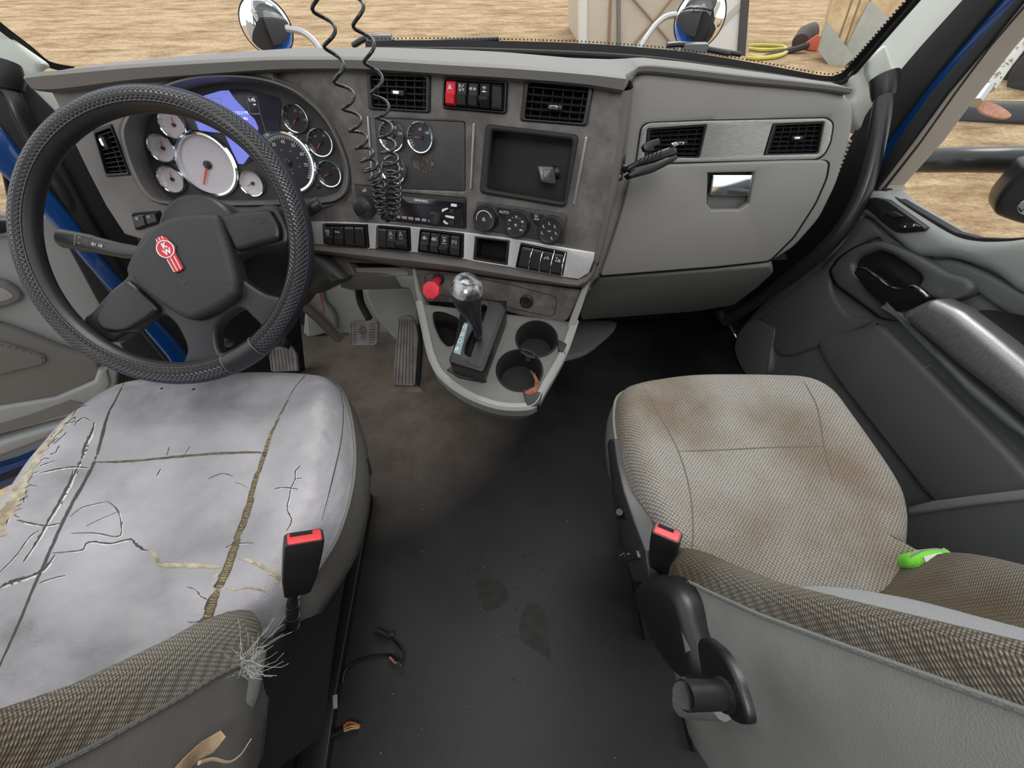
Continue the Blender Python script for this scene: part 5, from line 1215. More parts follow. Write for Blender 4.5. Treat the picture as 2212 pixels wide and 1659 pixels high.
def backrest(root, cx, y0, z0, hw, boltop, ctr, side, lean=20, Hh=.60, shape=1., dep=1., depr=None):
    depr = dep if depr is None else depr; dep0 = dep
    a = Vector((0, -math.sin(math.radians(lean)), math.cos(math.radians(lean)))); b = Vector((0, math.cos(math.radians(lean)), math.sin(math.radians(lean))))
    def P(x, d, h): return Vector((cx+x, y0, z0))+b*d+a*h
    hs = [0, .004, .009, .015, .022, .03, .04, .05, .06, .08, .1, .13, .16, .24, .33, .42, .5, .56, .59, .60]
    def k(h):   # fullness of the bolster along its height
        lo = min(1, (h+.002)/.055); hi = min(1, max(0, (Hh+.02-h)/.12)); return math.sqrt(max(0, 1-(1-lo)**2))*math.sqrt(max(0, 1-(1-hi)**2))*(1+.25*math.exp(-((h-.1)/.08)**2))
    def w(h): return hw*(.90+.10*min(1, max(0, h+.0)/.07))*(1-.45*h)
    out = {}
    for sgn, nm in ((-1, 'l'), (1, 'r')):
        rows = []; srow = []; dep = dep0 if sgn < 0 else depr
        for h in hs:
            kk = k(h); W_ = w(h); row = []
            for (fx, d) in [(1.0, .03), (.995, .046), (.97, .057), (.93, .062), (.87, .06), (.8, .05), (.72, .036), (.64, .021), (.56, .009), (.49, .003)]:
                row.append(P(sgn*W_*fx*(1 if fx < .5 else 1), d*kk*dep-.012*(1-kk), h))
            rows.append(row if sgn < 0 else row[::-1])
            srow.append([P(sgn*W_*.93, -.15*kk, h), P(sgn*W_*1.03, -.12*kk, h), P(sgn*W_*1.06, -.06, h), P(sgn*W_*1.04, .0, h), P(sgn*W_*1.0, .03*kk*dep-.012*(1-kk), h)])
        mb = loft(rows); mb.f = [q[::-1] for q in mb.f]
        out[nm] = mb.build('side_bolster', boltop, root, smooth=75)
        sr = [r[:] for r in srow]
        out['s'+nm] = loft(sr if sgn > 0 else sr).build('side_panel', side, root, smooth=75)
        out['e'+nm] = [r[-1] for r in srow]
        tube([p+b*.0015 for p in out['e'+nm]], .0026, 8).build('piping', side, root)
        q = resample([p+b*.003+Vector((sgn*.006, 0, 0)) for p in out['e'+nm]], 141); mb = MB()
        for i in range(70): tube([q[2*i], q[2*i+1]], .0006, 5, mb)
        mb.build('stitching', m_threadd, root)
    rows = []
    for h in hs:
        kk = k(h); W_ = w(h); rows.append([P(W_*x, .004*kk-.012*(1-kk)+.01*math.cos(x*PI/.9)*kk, h) for x in [-.50+1.0*i/12 for i in range(13)]])
    mb = loft(rows); mb.f = [q[::-1] for q in mb.f]; out['c'] = mb.build('center_panel', ctr, root, smooth=75)
    # back shell closes the rear
    rows = [[P(w(h)*x, -.15*k(h), h) for x in (-.93, -.5, 0, .5, .93)] for h in hs]
    loft(rows).build('back_shell', side, root, smooth=75)
    return out

# passenger seat
zp = .555; fp = Fr((0, 0, zp), (0, 0, 1), (1, 0, 0))
ps = thing('passenger_seat', 'stained grey cloth passenger seat with a vinyl sided backrest, right of the aisle', 'seat', (.45, .3, 0))
ol = [(1333, 850), (1360, 832), (1405, 818), (1480, 808), (1570, 806), (1660, 808), (1735, 820), (1790, 850), (1830, 900), (1890, 985), (1940, 1065), (1957, 1120), (1958, 1200), (1945, 1255)]
O_ = [fp.hit(*p) for p in ol]
lf = [(1470, 1262), (1425, 1190), (1390, 1120), (1360, 1050), (1338, 980), (1327, 920), (1326, 880)]
O_ += [Vector((.70, .06, zp)), Vector((.45, .02, zp)), Vector((.26, .06, zp))]+[fp.hit(*p) for p in lf]
ptop, pside = cushion(ps, O_, zp, .46, .33, m_fabric, m_vinyl, bol=.014, halfw=.27, ruffle=.0012)
bp__ = bvh_of(ptop)
for ln_, nm in [([(1388, 832), (1420, 890), (1465, 975), (1490, 1060), (1497, 1150), (1490, 1210)], 's'), ([(1465, 975), (1560, 972), (1660, 967), (1780, 964)], 's'), ([(1735, 822), (1765, 880), (1780, 964), (1800, 1040)], 's')]:
    drape(bp__, ln_, .0028, 'seam', mat('cloth_seam', (.10, .095, .08), .95), ps, jit=.1, h=.0006)
br_ = backrest(ps, .44, .097, .545, .217, m_fabrib, m_fablight, m_vinyl, depr=.75)
# plastic skirt and pedestal
FXp = Fr((.212, 0, 0), (-1, 0, 0), (0, -1, 0))
sk_ = slab('plastic_skirt', FXp, [(1311, 958), (1316, 948), (1326, 950), (1333, 1000), (1346, 1060), (1370, 1130), (1394, 1190), (1402, 1262), (1366, 1255), (1350, 1200), (1322, 1075)], .03, mat('skirt_plastic', (.035, .034, .038), .45), ps, bev=.003)
mb = MB(); box(mb, (.48, .30, .42), .40, .40, .06); mb.build('seat_pan', m_blackm, ps, smooth=0)
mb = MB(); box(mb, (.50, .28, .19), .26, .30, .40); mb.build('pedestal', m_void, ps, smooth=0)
mb = MB(); box(mb, (.50, .26, .012), .3, .36, .02); mb.build('floor_plate', m_blackm, ps, smooth=0)
b1_ = slab('lumbar_button', FXp, [(1338, 1189), (1372, 1187), (1378, 1206), (1350, 1211), (1339, 1205)], .01, m_satin, ps, bev=.002, h=.006, r=.003)
ribbon(FXp, [[FXp.loc(1345, 1200), FXp.loc(1350, 1198), FXp.loc(1356, 1194), FXp.loc(1358, 1201)], [FXp.loc(1362, 1196), FXp.loc(1369, 1196)], [FXp.loc(1365.5, 1193), FXp.loc(1365.5, 1199)]], .0008, .0066).build('symbol', m_ink, b1_, smooth=0)
slab('lever_recess', FXp, [(1330, 1098), (1345, 1097), (1352, 1120), (1332, 1122)], .006, m_void, ps, bev=0, h=.003)
tube([FXp.hit(1336, 1112, .004), FXp.hit(1338, 1106, .012)], .006, 12).build('adjuster_knob', m_satin, ps)
# recliner cover, bracket and bolt on the aisle side
FRc = Fr((.18, .05, .55), (-1, .0, .25), (0, -1, 0))
slab('recliner_cover', FRc, [(1362, 1290), (1370, 1262), (1395, 1243), (1430, 1250), (1465, 1290), (1490, 1370), (1508, 1440), (1505, 1478), (1478, 1480), (1430, 1440), (1390, 1370)], .05, m_black, ps, bev=.016, h=.012, smooth=True)
FRb = Fr((.18, .0, .50), (-1, .0, .0), (0, -1, 0))
slab('hinge_bracket', FRb, [(1502, 1380), (1520, 1376), (1560, 1410), (1590, 1470), (1608, 1530), (1614, 1562), (1598, 1568), (1575, 1556), (1560, 1530), (1540, 1500), (1515, 1480)], .008, m_black, ps, bev=.004, h=.004, r=.01)
A1, A2 = FRb.hit(1580, 1500, .0), CAM+ray(1478, 1502)*(.135/ray(1478, 1502).x)
bolt = tube([A1, A1.lerp(A2, .2), A1.lerp(A2, .21), A2, A2], [.0125, .0125, .0105, .0105, .009], 24).build('pivot_bolt', m_black, ps)
o_ = A1.lerp(A2, .62); dd_ = (CAM-o_).normalized(); ffb = Fr(o_+dd_*.0106, dd_); plate(ffb, circ(0, 0, .004, 18), .003, 0, .0005).build('cross_hole', m_void, bolt)
# ragged felt behind the recliner
tube([FRb.hit(1468, 1300, -.03), FRb.hit(1496, 1400, -.03), FRb.hit(1500, 1470, -.03), FRb.hit(1480, 1520, -.01), FRb.hit(1560, 1530, -.02)], [.008, .01, .012, .014, .01], 10).build('torn_felt', m_fuzz, ps)
FRf = Fr((0, 0, .03), (0, 0, 1), (1, 0, 0))
fbk = slab('floor_bracket', FRf, [(1480, 1545), (1545, 1540), (1620, 1590), (1640, 1640), (1500, 1625)], .03, m_blackm, ps, bev=.003)
lathe(FRf, FRf.loc(1522, 1592), [(.016, 0), (.016, .01), (.008, .012), (.008, .006), (0, .006)], 6).build('bolt_head', m_blackm, fbk)

# driver seat
zd = .585; fd_ = Fr((0, 0, zd), (0, 0, 1), (1, 0, 0))
ds = thing('driver_seat', 'cracked grey leather driver seat with torn seams behind the steering wheel', 'seat', (-.57, .25, 0))
ol = [(60, 1020), (110, 960), (165, 905), (215, 862), (270, 832), (340, 808), (450, 794), (560, 789), (640, 792), (700, 802), (735, 830), (755, 880), (766, 950), (765, 1020), (752, 1090), (727, 1160), (692, 1218), (645, 1285), (592, 1360), (550, 1425)]
O_ = [fd_.hit(*p) for p in ol]+[Vector((-.36, -.02, zd)), Vector((-.42, -.05, zd)), Vector((-.56, -.06, zd)), Vector((-.80, -.03, zd)), Vector((-.86, .03, zd)), Vector((-.872, .15, zd)), fd_.hit(-20, 1130)]
dtop, dside = cushion(ds, O_, zd, -.565, .25, m_leather, m_dvinyl, bol=.016, halfw=.28, ruffle=.014, dome=.032)
bd = bvh_of(dtop)
c6 = lambda p: [(x/1.888, y/1.888+780) for x, y in p]
m_peel = mat('peeled_edge', (.5, .49, .5), .7)
def seamf(nm, p, w, m__, **k_):
    if nm == 'crack' and w > .0012: drape(bd, [(x+1.6, y+1.8) for x, y in c6(p)], w*.8, 'peeled_edge', m_peel, ds, jit=.6, h=.0005)
    return drape(bd, c6(p), w, nm, m__, ds, **k_)
seamf('open_seam', [(505, 90), (470, 160), (440, 220), (412, 320), (388, 405), (345, 490), (300, 570), (255, 660), (210, 760), (170, 850), (130, 940), (85, 1050), (50, 1130), (0, 1240), (-60, 1370)], .0045, m_crack, h=.0008)
seamf('torn_seam', [(1175, 160), (1140, 225), (1105, 300), (1078, 380), (1045, 480), (1015, 590), (975, 710), (925, 850), (880, 950), (840, 1060), (815, 1115), (800, 1160)], .012, m_foamd, wl=(.003, .021), jit=.18, h=.0009)
random.seed(5)
# threads crossing the torn seam
mb = MB(); cl = spl([Vector((x, y, 0)) for x, y in c6([(1105, 300), (1078, 380), (1045, 480), (1015, 590), (975, 710), (925, 850), (880, 950), (840, 1060)])], False, 14)
for i, p in enumerate(cl):
    t = i/len(cl); w_ = 2.5+5*t; pts_ = []
    for s in (-1, -.3, .4, 1):
        d = ray(p.x+s*w_+random.uniform(-.8, .8), p.y+s*random.uniform(-3, 3)).normalized(); loc, nr, _, _ = bd.ray_cast(CAM, d)
        if loc: pts_.append(loc-d*.0014)
    if len(pts_) > 2 and random.random() < .8: tube(pts_, .00042, 4, mb, cap=False)
mb.build('loose_threads', mat('thread_tan', (.42, .33, .2), .9), ds, smooth=0)
seamf('open_seam', [(385, 412), (470, 411), (560, 406), (660, 396), (780, 385), (900, 376), (1040, 372), (1075, 378)], .0045, m_foamd, h=.0008)
seamf('fold_seam', [(1262, 40), (1230, 75), (1200, 112), (1172, 162)], .0018, m_crack)
for p, w in [([(215, 782), (330, 772), (352, 745), (380, 738), (450, 745), (530, 728), (560, 750), (590, 772), (605, 768)], .003), ([(445, 575), (475, 602), (492, 640), (496, 700), (470, 716), (380, 702), (290, 702)], .0022), ([(352, 672), (410, 645), (480, 615)], .0014), ([(285, 635), (330, 600), (380, 585), (445, 572)], .0014),
             ([(384, 250), (378, 285), (352, 340), (335, 395), (300, 470), (270, 530), (225, 610), (190, 668)], .0055), ([(300, 440), (285, 500), (240, 580), (195, 660), (150, 740), (95, 820)], .005),
             ([(165, 455), (250, 438), (300, 432), (362, 436)], .0028), ([(70, 648), (120, 662), (190, 672), (250, 660)], .0028), ([(225, 790), (180, 850), (120, 880), (40, 905), (0, 925)], .006), ([(160, 905), (220, 885), (268, 874)], .0022), ([(0, 860), (60, 800), (120, 720), (160, 690)], .002),
             ([(655, 440), (640, 470)], .002), ([(755, 380), (775, 350)], .0014), ([(690, 350), (680, 385)], .0012),
             ([(1225, 425), (1205, 450), (1205, 480), (1188, 518), (1180, 560), (1172, 600), (1190, 650), (1168, 692)], .0022), ([(1120, 520), (1160, 516), (1215, 522)], .0018), ([(1205, 480), (1230, 478)], .0015), ([(920, 760), (960, 745), (1035, 742)], .0014),
             ([(765, 920), (800, 935), (820, 960), (850, 978), (848, 1010), (835, 1050), (800, 1065), (765, 1062)], .0018), ([(850, 1065), (880, 1085), (900, 1130)], .002), ([(850, 480), (870, 470), (910, 458), (950, 470)], .001), ([(960, 495), (985, 505), (1010, 520)], .0014), ([(130, 200), (190, 150)], .001)]:
    seamf('crack', p, w, m_crack, jit=.45)
for p, w in [([(600, 768), (625, 782), (645, 820), (665, 832), (760, 832), (850, 840), (915, 838)], .005), ([(975, 805), (1010, 812), (1060, 832), (1095, 855), (1132, 884)], .004), ([(1095, 868), (1130, 875), (1136, 895), (1120, 905)], .006), ([(920, 925), (960, 932), (1000, 926), (1040, 926), (1082, 940)], .0025),
             ([(1090, 300), (1120, 260), (1150, 215)], .002), ([(870, 880), (890, 872)], .006)]:
    seamf('foam_tear', p, w, m_foam, jit=.5, h=.001)
# shredded outer edge
FOE = [(285, 225), (255, 262), (225, 300), (185, 345), (150, 400), (120, 455), (85, 520), (50, 575), (15, 640), (-30, 720)]
o_t = drape(bd, c6(FOE), .02, 'foam_tear', m_foam, ds, jit=.6, wl=(.008, .026), h=.0012)
for k_ in range(14):
    x, y = FOE[k_ % 9]; s_ = random.uniform(0, 1); x += random.uniform(-20, 25); y += random.uniform(-10, 40)
    seamf('crack', [(x, y), (x+random.uniform(10, 40), y-random.uniform(5, 40)), (x+random.uniform(30, 70), y-random.uniform(0, 50))], .0018, m_crack, jit=.6)
# stitched welt on the right bolster
stitch(bd, c6([(1235, 30), (1300, 38), (1345, 52), (1380, 95), (1398, 150), (1404, 220), (1395, 320), (1372, 430), (1345, 540), (1318, 650)]), 'stitching', m_thread, ds)
drape(bd, c6([(1240, 34), (1310, 42), (1352, 62), (1388, 120), (1400, 200), (1392, 320), (1368, 430), (1340, 545), (1312, 650)]), .0022, 'welt', m_crack, ds, jit=.05)
for x, y in [(660, 112), (790, 115)]:
    d = ray(*c6([(x, y)])[0]).normalized(); loc, nr, _, _ = bd.ray_cast(CAM, d)
    f_ = Fr(loc+Vector((0, 0, .0006)), (0, 0, 1), (1, 0, 0)); plate(f_, circ(0, 0, .0024, 12), .002, 0, 0).build('puncture', m_void, ds)
drb = backrest(ds, -.535, -.002, .572, .232, m_fabrib, m_fablight, m_dvinyl, dep=1.45, lean=17)
FXd = Fr((-.318, 0, 0), (1, 0, 0), (0, 1, 0))
slab('side_cover', FXd, [(764, 1020), (776, 1040), (775, 1075), (765, 1180), (742, 1290), (725, 1400), (712, 1500), (705, 1590), (560, 1700), (440, 1760), (470, 1620), (500, 1520), (545, 1440), (600, 1385), (645, 1350), (700, 1292), (738, 1180)], .05, m_black, ds, bev=.01, smooth=False, r=.02)
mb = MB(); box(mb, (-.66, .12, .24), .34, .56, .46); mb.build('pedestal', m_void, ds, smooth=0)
FXr = Fr((-.312, 0, 0), (1, 0, 0), (0, 1, 0))
ribbon(FXr, [arc(*FXr.loc(660, 1402), .028, 0, 360, 30)], .0012, .0004).build('plug_outline', m_satin, ds, smooth=0)
fl2 = Fr((0, 0, .03), (0, 0, 1), (1, 0, 0))
slab('floor_rail', fl2, [(770, 1066), (800, 1064), (800, 1090), (780, 1200), (752, 1350), (725, 1500), (700, 1690), (640, 1690), (690, 1350), (745, 1150)], .03, m_black, ds, bev=.003)
lathe(fl2, fl2.loc(786, 1074), [(.008, 0), (.008, .006), (0, .006)], 6).build('bolt', m_steel, ds)
wl_ = [CAM+ray(x, y)*d for x, y, d in [(762, 996, .78), (788, 992, .78), (795, 1000, .785), (800, 1020, .79), (794, 1027, .79), (768, 1030, .79)]]
tube(spl(wl_, False, 5), .0032, 8).build('wire_handle', m_satin, ds)
# felt peeping out beside the backrest
tube([FXd.hit(528, 1440, -.01), FXd.hit(548, 1415, .0), FXd.hit(525, 1500, .0), FXd.hit(505, 1560, -.01), FXd.hit(485, 1640, -.02)], [.012, .014, .018, .016, .012], 10).build('torn_felt', m_fuzz, ds)
mb = MB()
for i in range(60):
    b0 = FXd.hit(530+random.uniform(-15, 15), 1440+random.uniform(-25, 30), .01); q = [b0]
    d = Vector((random.uniform(-.2, 1), random.uniform(-.3, .8), random.uniform(-.1, .9)))*.012
    for j in range(4): q.append(q[-1]+d+Vector((random.uniform(-1, 1), random.uniform(-1, 1), random.uniform(-1, 1)))*.003)
    tube(q, .00016, 4, mb, cap=False)
tag(mb.build('fibers', mat('fiber_white', (.55, .56, .54), .9), ds, smooth=0), kind='stuff')

# ---------------------------------------------------------------- seat belt buckles
def buckle(label, T, B, wdir, w, th, stalk, mred, slotdir):
    o = thing('seat_belt_buckle', label, 'buckle', B, 'seat belt buckles beside the aisle')
    up = (T-B).normalized(); wd = (wdir-up*wdir.dot(up)).normalized(); td = up.cross(wd)
    if td.dot(CAM-T) < 0: td = -td
    L = (T-B).length
    rows = []
    for s, k_, k2 in [(0, .62, .6), (.04, .72, .75), (.35, .92, .92), (.75, 1, 1), (.97, 1, 1), (1., .93, .9)]:
        r = rnd([(-w/2*k_, -th/2*k2), (w/2*k_, -th/2*k2), (w/2*k_, th/2*k2), (-w/2*k_, th/2*k2)], .004, 3); rows.append([B+up*L*s+wd*a+td*b_ for a, b_ in r])
    loft(rows, closed=True, cap=True).build('body', m_black, o)
    ft_ = Fr(T, up, wd); 
    plate(ft_, rect(0, 0, w*.86, th*.78, .003), .004, .001, .0012).build('release_button', m_redb, o)
    plate(ft_, [(-w*.36, th*slotdir*.1), (w*.2, th*slotdir*.1), (w*.2, th*slotdir*.34), (-w*.36, th*slotdir*.34)], .003, 0, .002).build('slot', m_void, o)
    tube(stalk, [.006]*2+[.0085]*(len(stalk)-2), 12).build('stalk', m_black, o)
    for q in stalk[2:-1]: tube([q, q+(stalk[-1]-stalk[0]).normalized()*.003], .0095, 12).build('sleeve_ring', m_black, o)
    return o
T = CAM+ray(658, 1160)*.50; B = CAM+ray(642, 1278)*.535
S_ = [B+Vector((0, 0, .004)), CAM+ray(632, 1290)*.545, CAM+ray(631, 1305)*.55, CAM+ray(632, 1330)*.56, CAM+ray(632, 1352)*.57, CAM+ray(632, 1372)*.585]
buckle('black seat belt buckle with red button standing beside the cracked driver seat', T, B, Vector((1, .55, 0)), .046, .024, S_, m_redb, 1)
T = CAM+ray(1441, 1150)*.535; B = CAM+ray(1425, 1226)*.585
S_ = [B, CAM+ray(1421, 1240)*.6, CAM+ray(1420, 1262)*.61]
buckle('black seat belt buckle with red button beside the stained cloth seat', T, B, Vector((.8, -.55, .1)), .038, .022, S_, m_redb, 1)
# ---------------------------------------------------------------- right door (closed), seen from inside
FDR = Fr((XR, 0, 0), (-1, 0, 0), (0, -1, 0))
dr = thing('door_1', None, None, (XR, .6, .1), kind='structure')
# inner skin with the window opening above it
c4 = lambda p: [(x/1.843+1600, y/1.843+350) for x, y in p]
skin = [(1852, 420), (1875, 412), (1912, 418), (1940, 440), (2000, 478), (2060, 510), (2110, 520), (2212, 514), (2400, 500), (2900, 700), (2900, 1300), (2212, 1500), (2000, 1260), (1700, 860), (1610, 800), (1582, 760), (1590, 720), (1640, 660), (1700, 610), (1780, 520)]
slab('inner_panel', FDR, skin, .05, m_door, dr, bev=.01)
# sill pad along the window
sill = [(1826, 452), (1840, 425), (1868, 414), (1905, 412), (1935, 436), (1990, 472), (2050, 507), (2100, 519), (2160, 519), (2212, 513), (2420, 490), (2500, 560), (2350, 620), (2212, 640), (2130, 588), (2050, 560), (2000, 556), (1960, 548), (1905, 500), (1868, 470), (1845, 475), (1815, 520), (1790, 545), (1760, 560), (1780, 520)]
slab('sill_pad', FDR, sill, .05, m_doorl, dr, bev=.022, h=.028, smooth=True)
up_r = [(1845, 475), (1870, 472), (1910, 505), (1960, 550), (2010, 560), (2060, 562), (2130, 590), (2212, 632), (2360, 700), (2400, 800), (2212, 705), (2140, 660), (2085, 620), (2020, 590), (1960, 552), (1910, 520), (1880, 518), (1840, 540), (1800, 590), (1793, 620), (1805, 650), (1830, 680), (1870, 700), (1700, 770), (1660, 740), (1640, 710), (1650, 680), (1720, 620), (1790, 560)]
slab('upper_molding', FDR, up_r, .03, mat('door_mid', (.11, .117, .115), .45, bump=.3, bscale=900), dr, bev=.012, h=.014, smooth=True)
# leather insert with stitched border
ribbon(FDR, [[FDR.loc(x, y, .003) for x, y in [(1895, 700), (1975, 770), (2065, 858), (2155, 948), (2265, 1066)]]], .006, .0035).build('insert_groove', m_seal, dr, smooth=0)
ins = [(1762, 745), (1775, 728), (1890, 700), (1905, 706), (1970, 770), (2060, 860), (2150, 950), (2260, 1070), (2450, 1300), (2100, 1180), (2008, 1080), (1960, 1020), (1880, 920), (1800, 815)]
io_ = slab('leather_insert', FDR, ins, .03, m_doorins, dr, bev=.014, h=.018, r=.03)
dbv = bvh_of(io_)
stitch(dbv, [(1892, 706), (1840, 718), (1790, 731), (1768, 745), (1768, 762), (1800, 808), (1850, 875), (1900, 940), (1960, 1018), (2000, 1072)], 'stitching', m_threadd, dr, r=.0008)
stitch(dbv, [(1892, 712), (1842, 724), (1793, 737), (1776, 748), (1776, 762), (1806, 806), (1856, 871), (1906, 935), (1966, 1013), (2006, 1066)], 'stitching', m_threadd, dr, r=.0008)
# ledge at the bottom rear, kick corner
slab('lower_ledge', FDR, [(1957, 1096), (2010, 1082), (2100, 1070), (2212, 1056), (2420, 1030), (2420, 1060), (2212, 1080), (2100, 1092), (2015, 1104), (1960, 1112)], .05, m_doorl, dr, bev=.006, h=.05)
slab('lower_pocket', FDR, [(1957, 1104), (2015, 1098), (2212, 1076), (2420, 1050), (2500, 1300), (2212, 1330), (2000, 1300), (1955, 1200)], .04, m_door, dr, bev=.004, h=.042)
slab('front_corner', FDR, [(1585, 760), (1590, 725), (1612, 695), (1640, 690), (1660, 700), (1672, 712), (1664, 760), (1655, 805), (1610, 812)], .03, m_door, dr, bev=.014, h=.02, smooth=True)
ribbon(FDR, [[FDR.loc(x, y, .021) for x, y in [(1636, 686), (1656, 698), (1672, 710), (1662, 760), (1655, 815)]]], .002, .0212).build('panel_gap', m_void, dr, smooth=0)
# handle bezel with its deep cup
bz = c4([(352, 440), (365, 410), (400, 370), (470, 330), (550, 316), (640, 345), (740, 395), (820, 440), (890, 460), (918, 490), (905, 520), (870, 540), (800, 560), (745, 545), (700, 600), (640, 630), (560, 625), (520, 600), (440, 540), (375, 490)])
cup = c4([(440, 405), (470, 375), (540, 352), (600, 372), (700, 440), (718, 465), (700, 495), (640, 500), (590, 495), (560, 530), (500, 500), (450, 450)])
slab('handle_bezel', FDR, bz, .03, mat('bezel_grey', (.085, .09, .09), .42, bump=.2, bscale=900), dr, bev=.012, h=.03, smooth=True, holes=[[(x, y) for x, y in cup]], hr=.01)
cw = FDR.locs(cup, .02); cw = rnd(cw, .01); rows = [[FDR.w(u, v, .024) for u, v in cw], [FDR.w(u, v, -.002) for u, v in cw]]
slab('cup_back', FDR, bz, .004, m_black, dr, bev=0, h=.0155, smooth=True)
lv = c4([(445, 440), (460, 424), (490, 422), (540, 455), (590, 492), (640, 503), (690, 492), (748, 540), (620, 604), (560, 570), (500, 515)])
dh = slab('door_handle', FDR, lv, .014, m_gloss, dr, bev=.005, h=.045, r=.008)
hl_ = [FDR.hit(*p, .046) for p in c4([(462, 425), (492, 423), (545, 458), (592, 494), (640, 505), (690, 493), (745, 538)])]
tube(spl(hl_, False, 5), .0032, 8).build('chrome_edge', m_chrome, dh)
# brushed armrest pull
ap = c4([(622, 602), (748, 542), (850, 590), (980, 690), (1128, 812), (1400, 1050), (1400, 1240), (1128, 1042), (980, 915), (850, 810), (740, 715), (650, 640)])
slab('armrest_pull', FDR, ap, .05, m_brusha, dr, bev=.02, h=.075, r=.01)
ab = c4([(560, 560), (625, 600), (760, 735), (900, 870), (1128, 1062), (1400, 1290), (1400, 1330), (1128, 1110), (1040, 1050), (900, 930), (770, 790), (745, 740), (640, 640)])
slab('armrest_shadow_rail', FDR, ab, .03, m_door, dr, bev=.01, h=.05, r=.01)
pk_ = c4([(905, 620), (960, 590), (1060, 600), (1200, 640), (1400, 800), (1400, 1000), (1128, 810), (1000, 700)])
slab('pull_pocket', FDR, pk_, .004, m_black, dr, bev=0, h=.0295, smooth=True)
# window switch plate
wp = c4([(485, 175), (497, 150), (530, 140), (580, 150), (735, 262), (728, 275), (640, 283), (610, 278), (560, 240), (500, 185)])
ws_ = slab('switch_plate', FDR, wp, .012, m_black, dr, bev=.003, h=.034, r=.008)
slab('rocker_well', FDR, c4([(548, 188), (570, 183), (605, 196), (600, 212), (580, 205), (572, 214), (556, 200)]), .004, m_void, ws_, bev=0, h=.0352)
slab('window_rocker', FDR, c4([(575, 200), (610, 196), (642, 216), (606, 224)]), .01, m_satin, ws_, bev=.002, h=.041)
slab('lock_rocker', FDR, c4([(622, 254), (640, 246), (690, 244), (712, 258), (690, 266), (640, 268)]), .008, m_satin, ws_, bev=.002, h=.039, r=.003)
for x, y in [(655, 257), (690, 252)]: plate(FDR, circ(*FDR.loc(*c4([(x, y)])[0], .039), .0022, 10), .001, 0, .0398).build('lamp_dot', m_ink, ws_)
ribbon(FDR, [FDR.locs(c4([(722, 822), (740, 818), (757, 808)]), .0205)], .0012, .0207).build('scratch', m_inkd, dr, smooth=0)

# side window
w2 = thing('window_2', None, None, (XR, .8, .8), kind='structure')
FWn = Fr((XR+.03, 0, 0), (-1, 0, 0), (0, -1, 0))
wo_ = [(2260, -40), (2212, 22), (2120, 130), (2020, 260), (1950, 345), (1912, 398), (1916, 418), (1935, 432), (2000, 472), (2060, 505), (2110, 517), (2170, 518), (2500, 500), (3200, 300), (3200, -400)]
slab('pane', FWn, wo_, .004, m_glass, w2, bev=0)
slab('front_channel', FDR, E3[:5]+[(1886, 410)]+[(1918, 412)]+[(x, y) for x, y in E4[::-1]], .05, m_beige, w2, bev=.003, h=.006)
slab('outer_seal', FDR, [(x-4, y) for x, y in E2[:6]]+[(1888, 412)]+[(x+3, y) for x, y in E3[:5][::-1]], .03, m_seal, w2, bev=.003, h=.014)
slab('channel_groove', FDR, [(x-6, y) for x, y in E4[:5]]+[(1906, 408), (1910, 408)]+[(x-3, y) for x, y in E4[:5][::-1]], .004, m_seal, w2, bev=0, h=.008)
slab('bottom_lip', FDR, [(1906, 404), (1918, 416), (1940, 430), (2005, 468), (2062, 501), (2110, 513), (2170, 515), (2280, 508), (2280, 518), (2170, 525), (2105, 523), (2055, 511), (1995, 478), (1930, 438), (1900, 416)], .02, m_seal, w2, bev=.002, h=.014)
# ---------------------------------------------------------------- left door, standing open
hx, hy = -1.08, 1.02; dL = Vector((-.79, -.61, 0)).normalized(); nL = Vector((dL.y, -dL.x, 0))
if nL.dot(CAM-Vector((hx, hy, 0))) < 0: nL = -nL
FDL = Fr((hx, hy, 0), nL, -dL)
ldr = thing('door_2', None, None, (hx-.3, hy-.25, .1), kind='structure')
c7 = lambda p: [(x/2.37, y/2.37+150) for x, y in p]
slab('inner_panel', FDL, [(-700, 420), (-50, 486), (0, 490), (25, 488), (60, 462), (110, 470), (220, 600), (330, 720), (330, 780), (250, 800), (232, 880), (130, 985), (95, 1015), (0, 1058), (-700, 1400)], .06, m_doorL, ldr, bev=.01)
slab('window_sill_cap', FDL, [(-300, 458), (0, 478), (28, 478), (36, 492), (36, 512), (0, 512), (-300, 495)], .05, m_doorL, ldr, bev=.008, h=.03)
sp_ = slab('mirror_switch', FDL, [(-40, 478), (4, 476), (20, 480), (24, 498), (6, 505), (-40, 508)], .01, m_satin, ldr, bev=.002, h=.036, r=.006)
slab('handle_bezel', FDL, [(-80, 600), (0, 608), (30, 620), (46, 634), (48, 645), (34, 656), (0, 666), (-80, 680)], .02, m_doorLd, ldr, bev=.008, h=.022, smooth=True)
slab('handle_cup', FDL, [(-80, 614), (0, 622), (24, 634), (28, 642), (0, 652), (-80, 662)], .004, m_doorL, ldr, bev=.001, h=.0235, smooth=True)
ii = slab('leather_insert', FDL, [(-200, 640), (0, 700), (60, 720), (150, 755), (205, 770), (215, 790), (205, 820), (120, 860), (0, 880), (-200, 900)], .02, m_doorLd, ldr, bev=.01, h=.018, smooth=True)
i2 = slab('stitched_pad', FDL, [(-200, 700), (0, 740), (50, 755), (92, 768), (100, 780), (88, 790), (40, 800), (0, 812), (-200, 850)], .01, m_doorLd, ldr, bev=.005, h=.026, smooth=True)
stitch(bvh_of(i2), [(0, 744), (40, 755), (80, 767), (92, 777), (82, 788), (40, 799), (0, 809)], 'stitching', m_threadd, ldr, r=.0012, ln=.008, gap=.005)
slab('pocket_lip', FDL, [(-200, 960), (0, 882), (120, 862), (205, 826), (214, 800), (232, 800), (240, 830), (215, 868), (195, 885), (180, 893), (0, 940), (-200, 1010)], .04, m_doorL, ldr, bev=.008, h=.03)
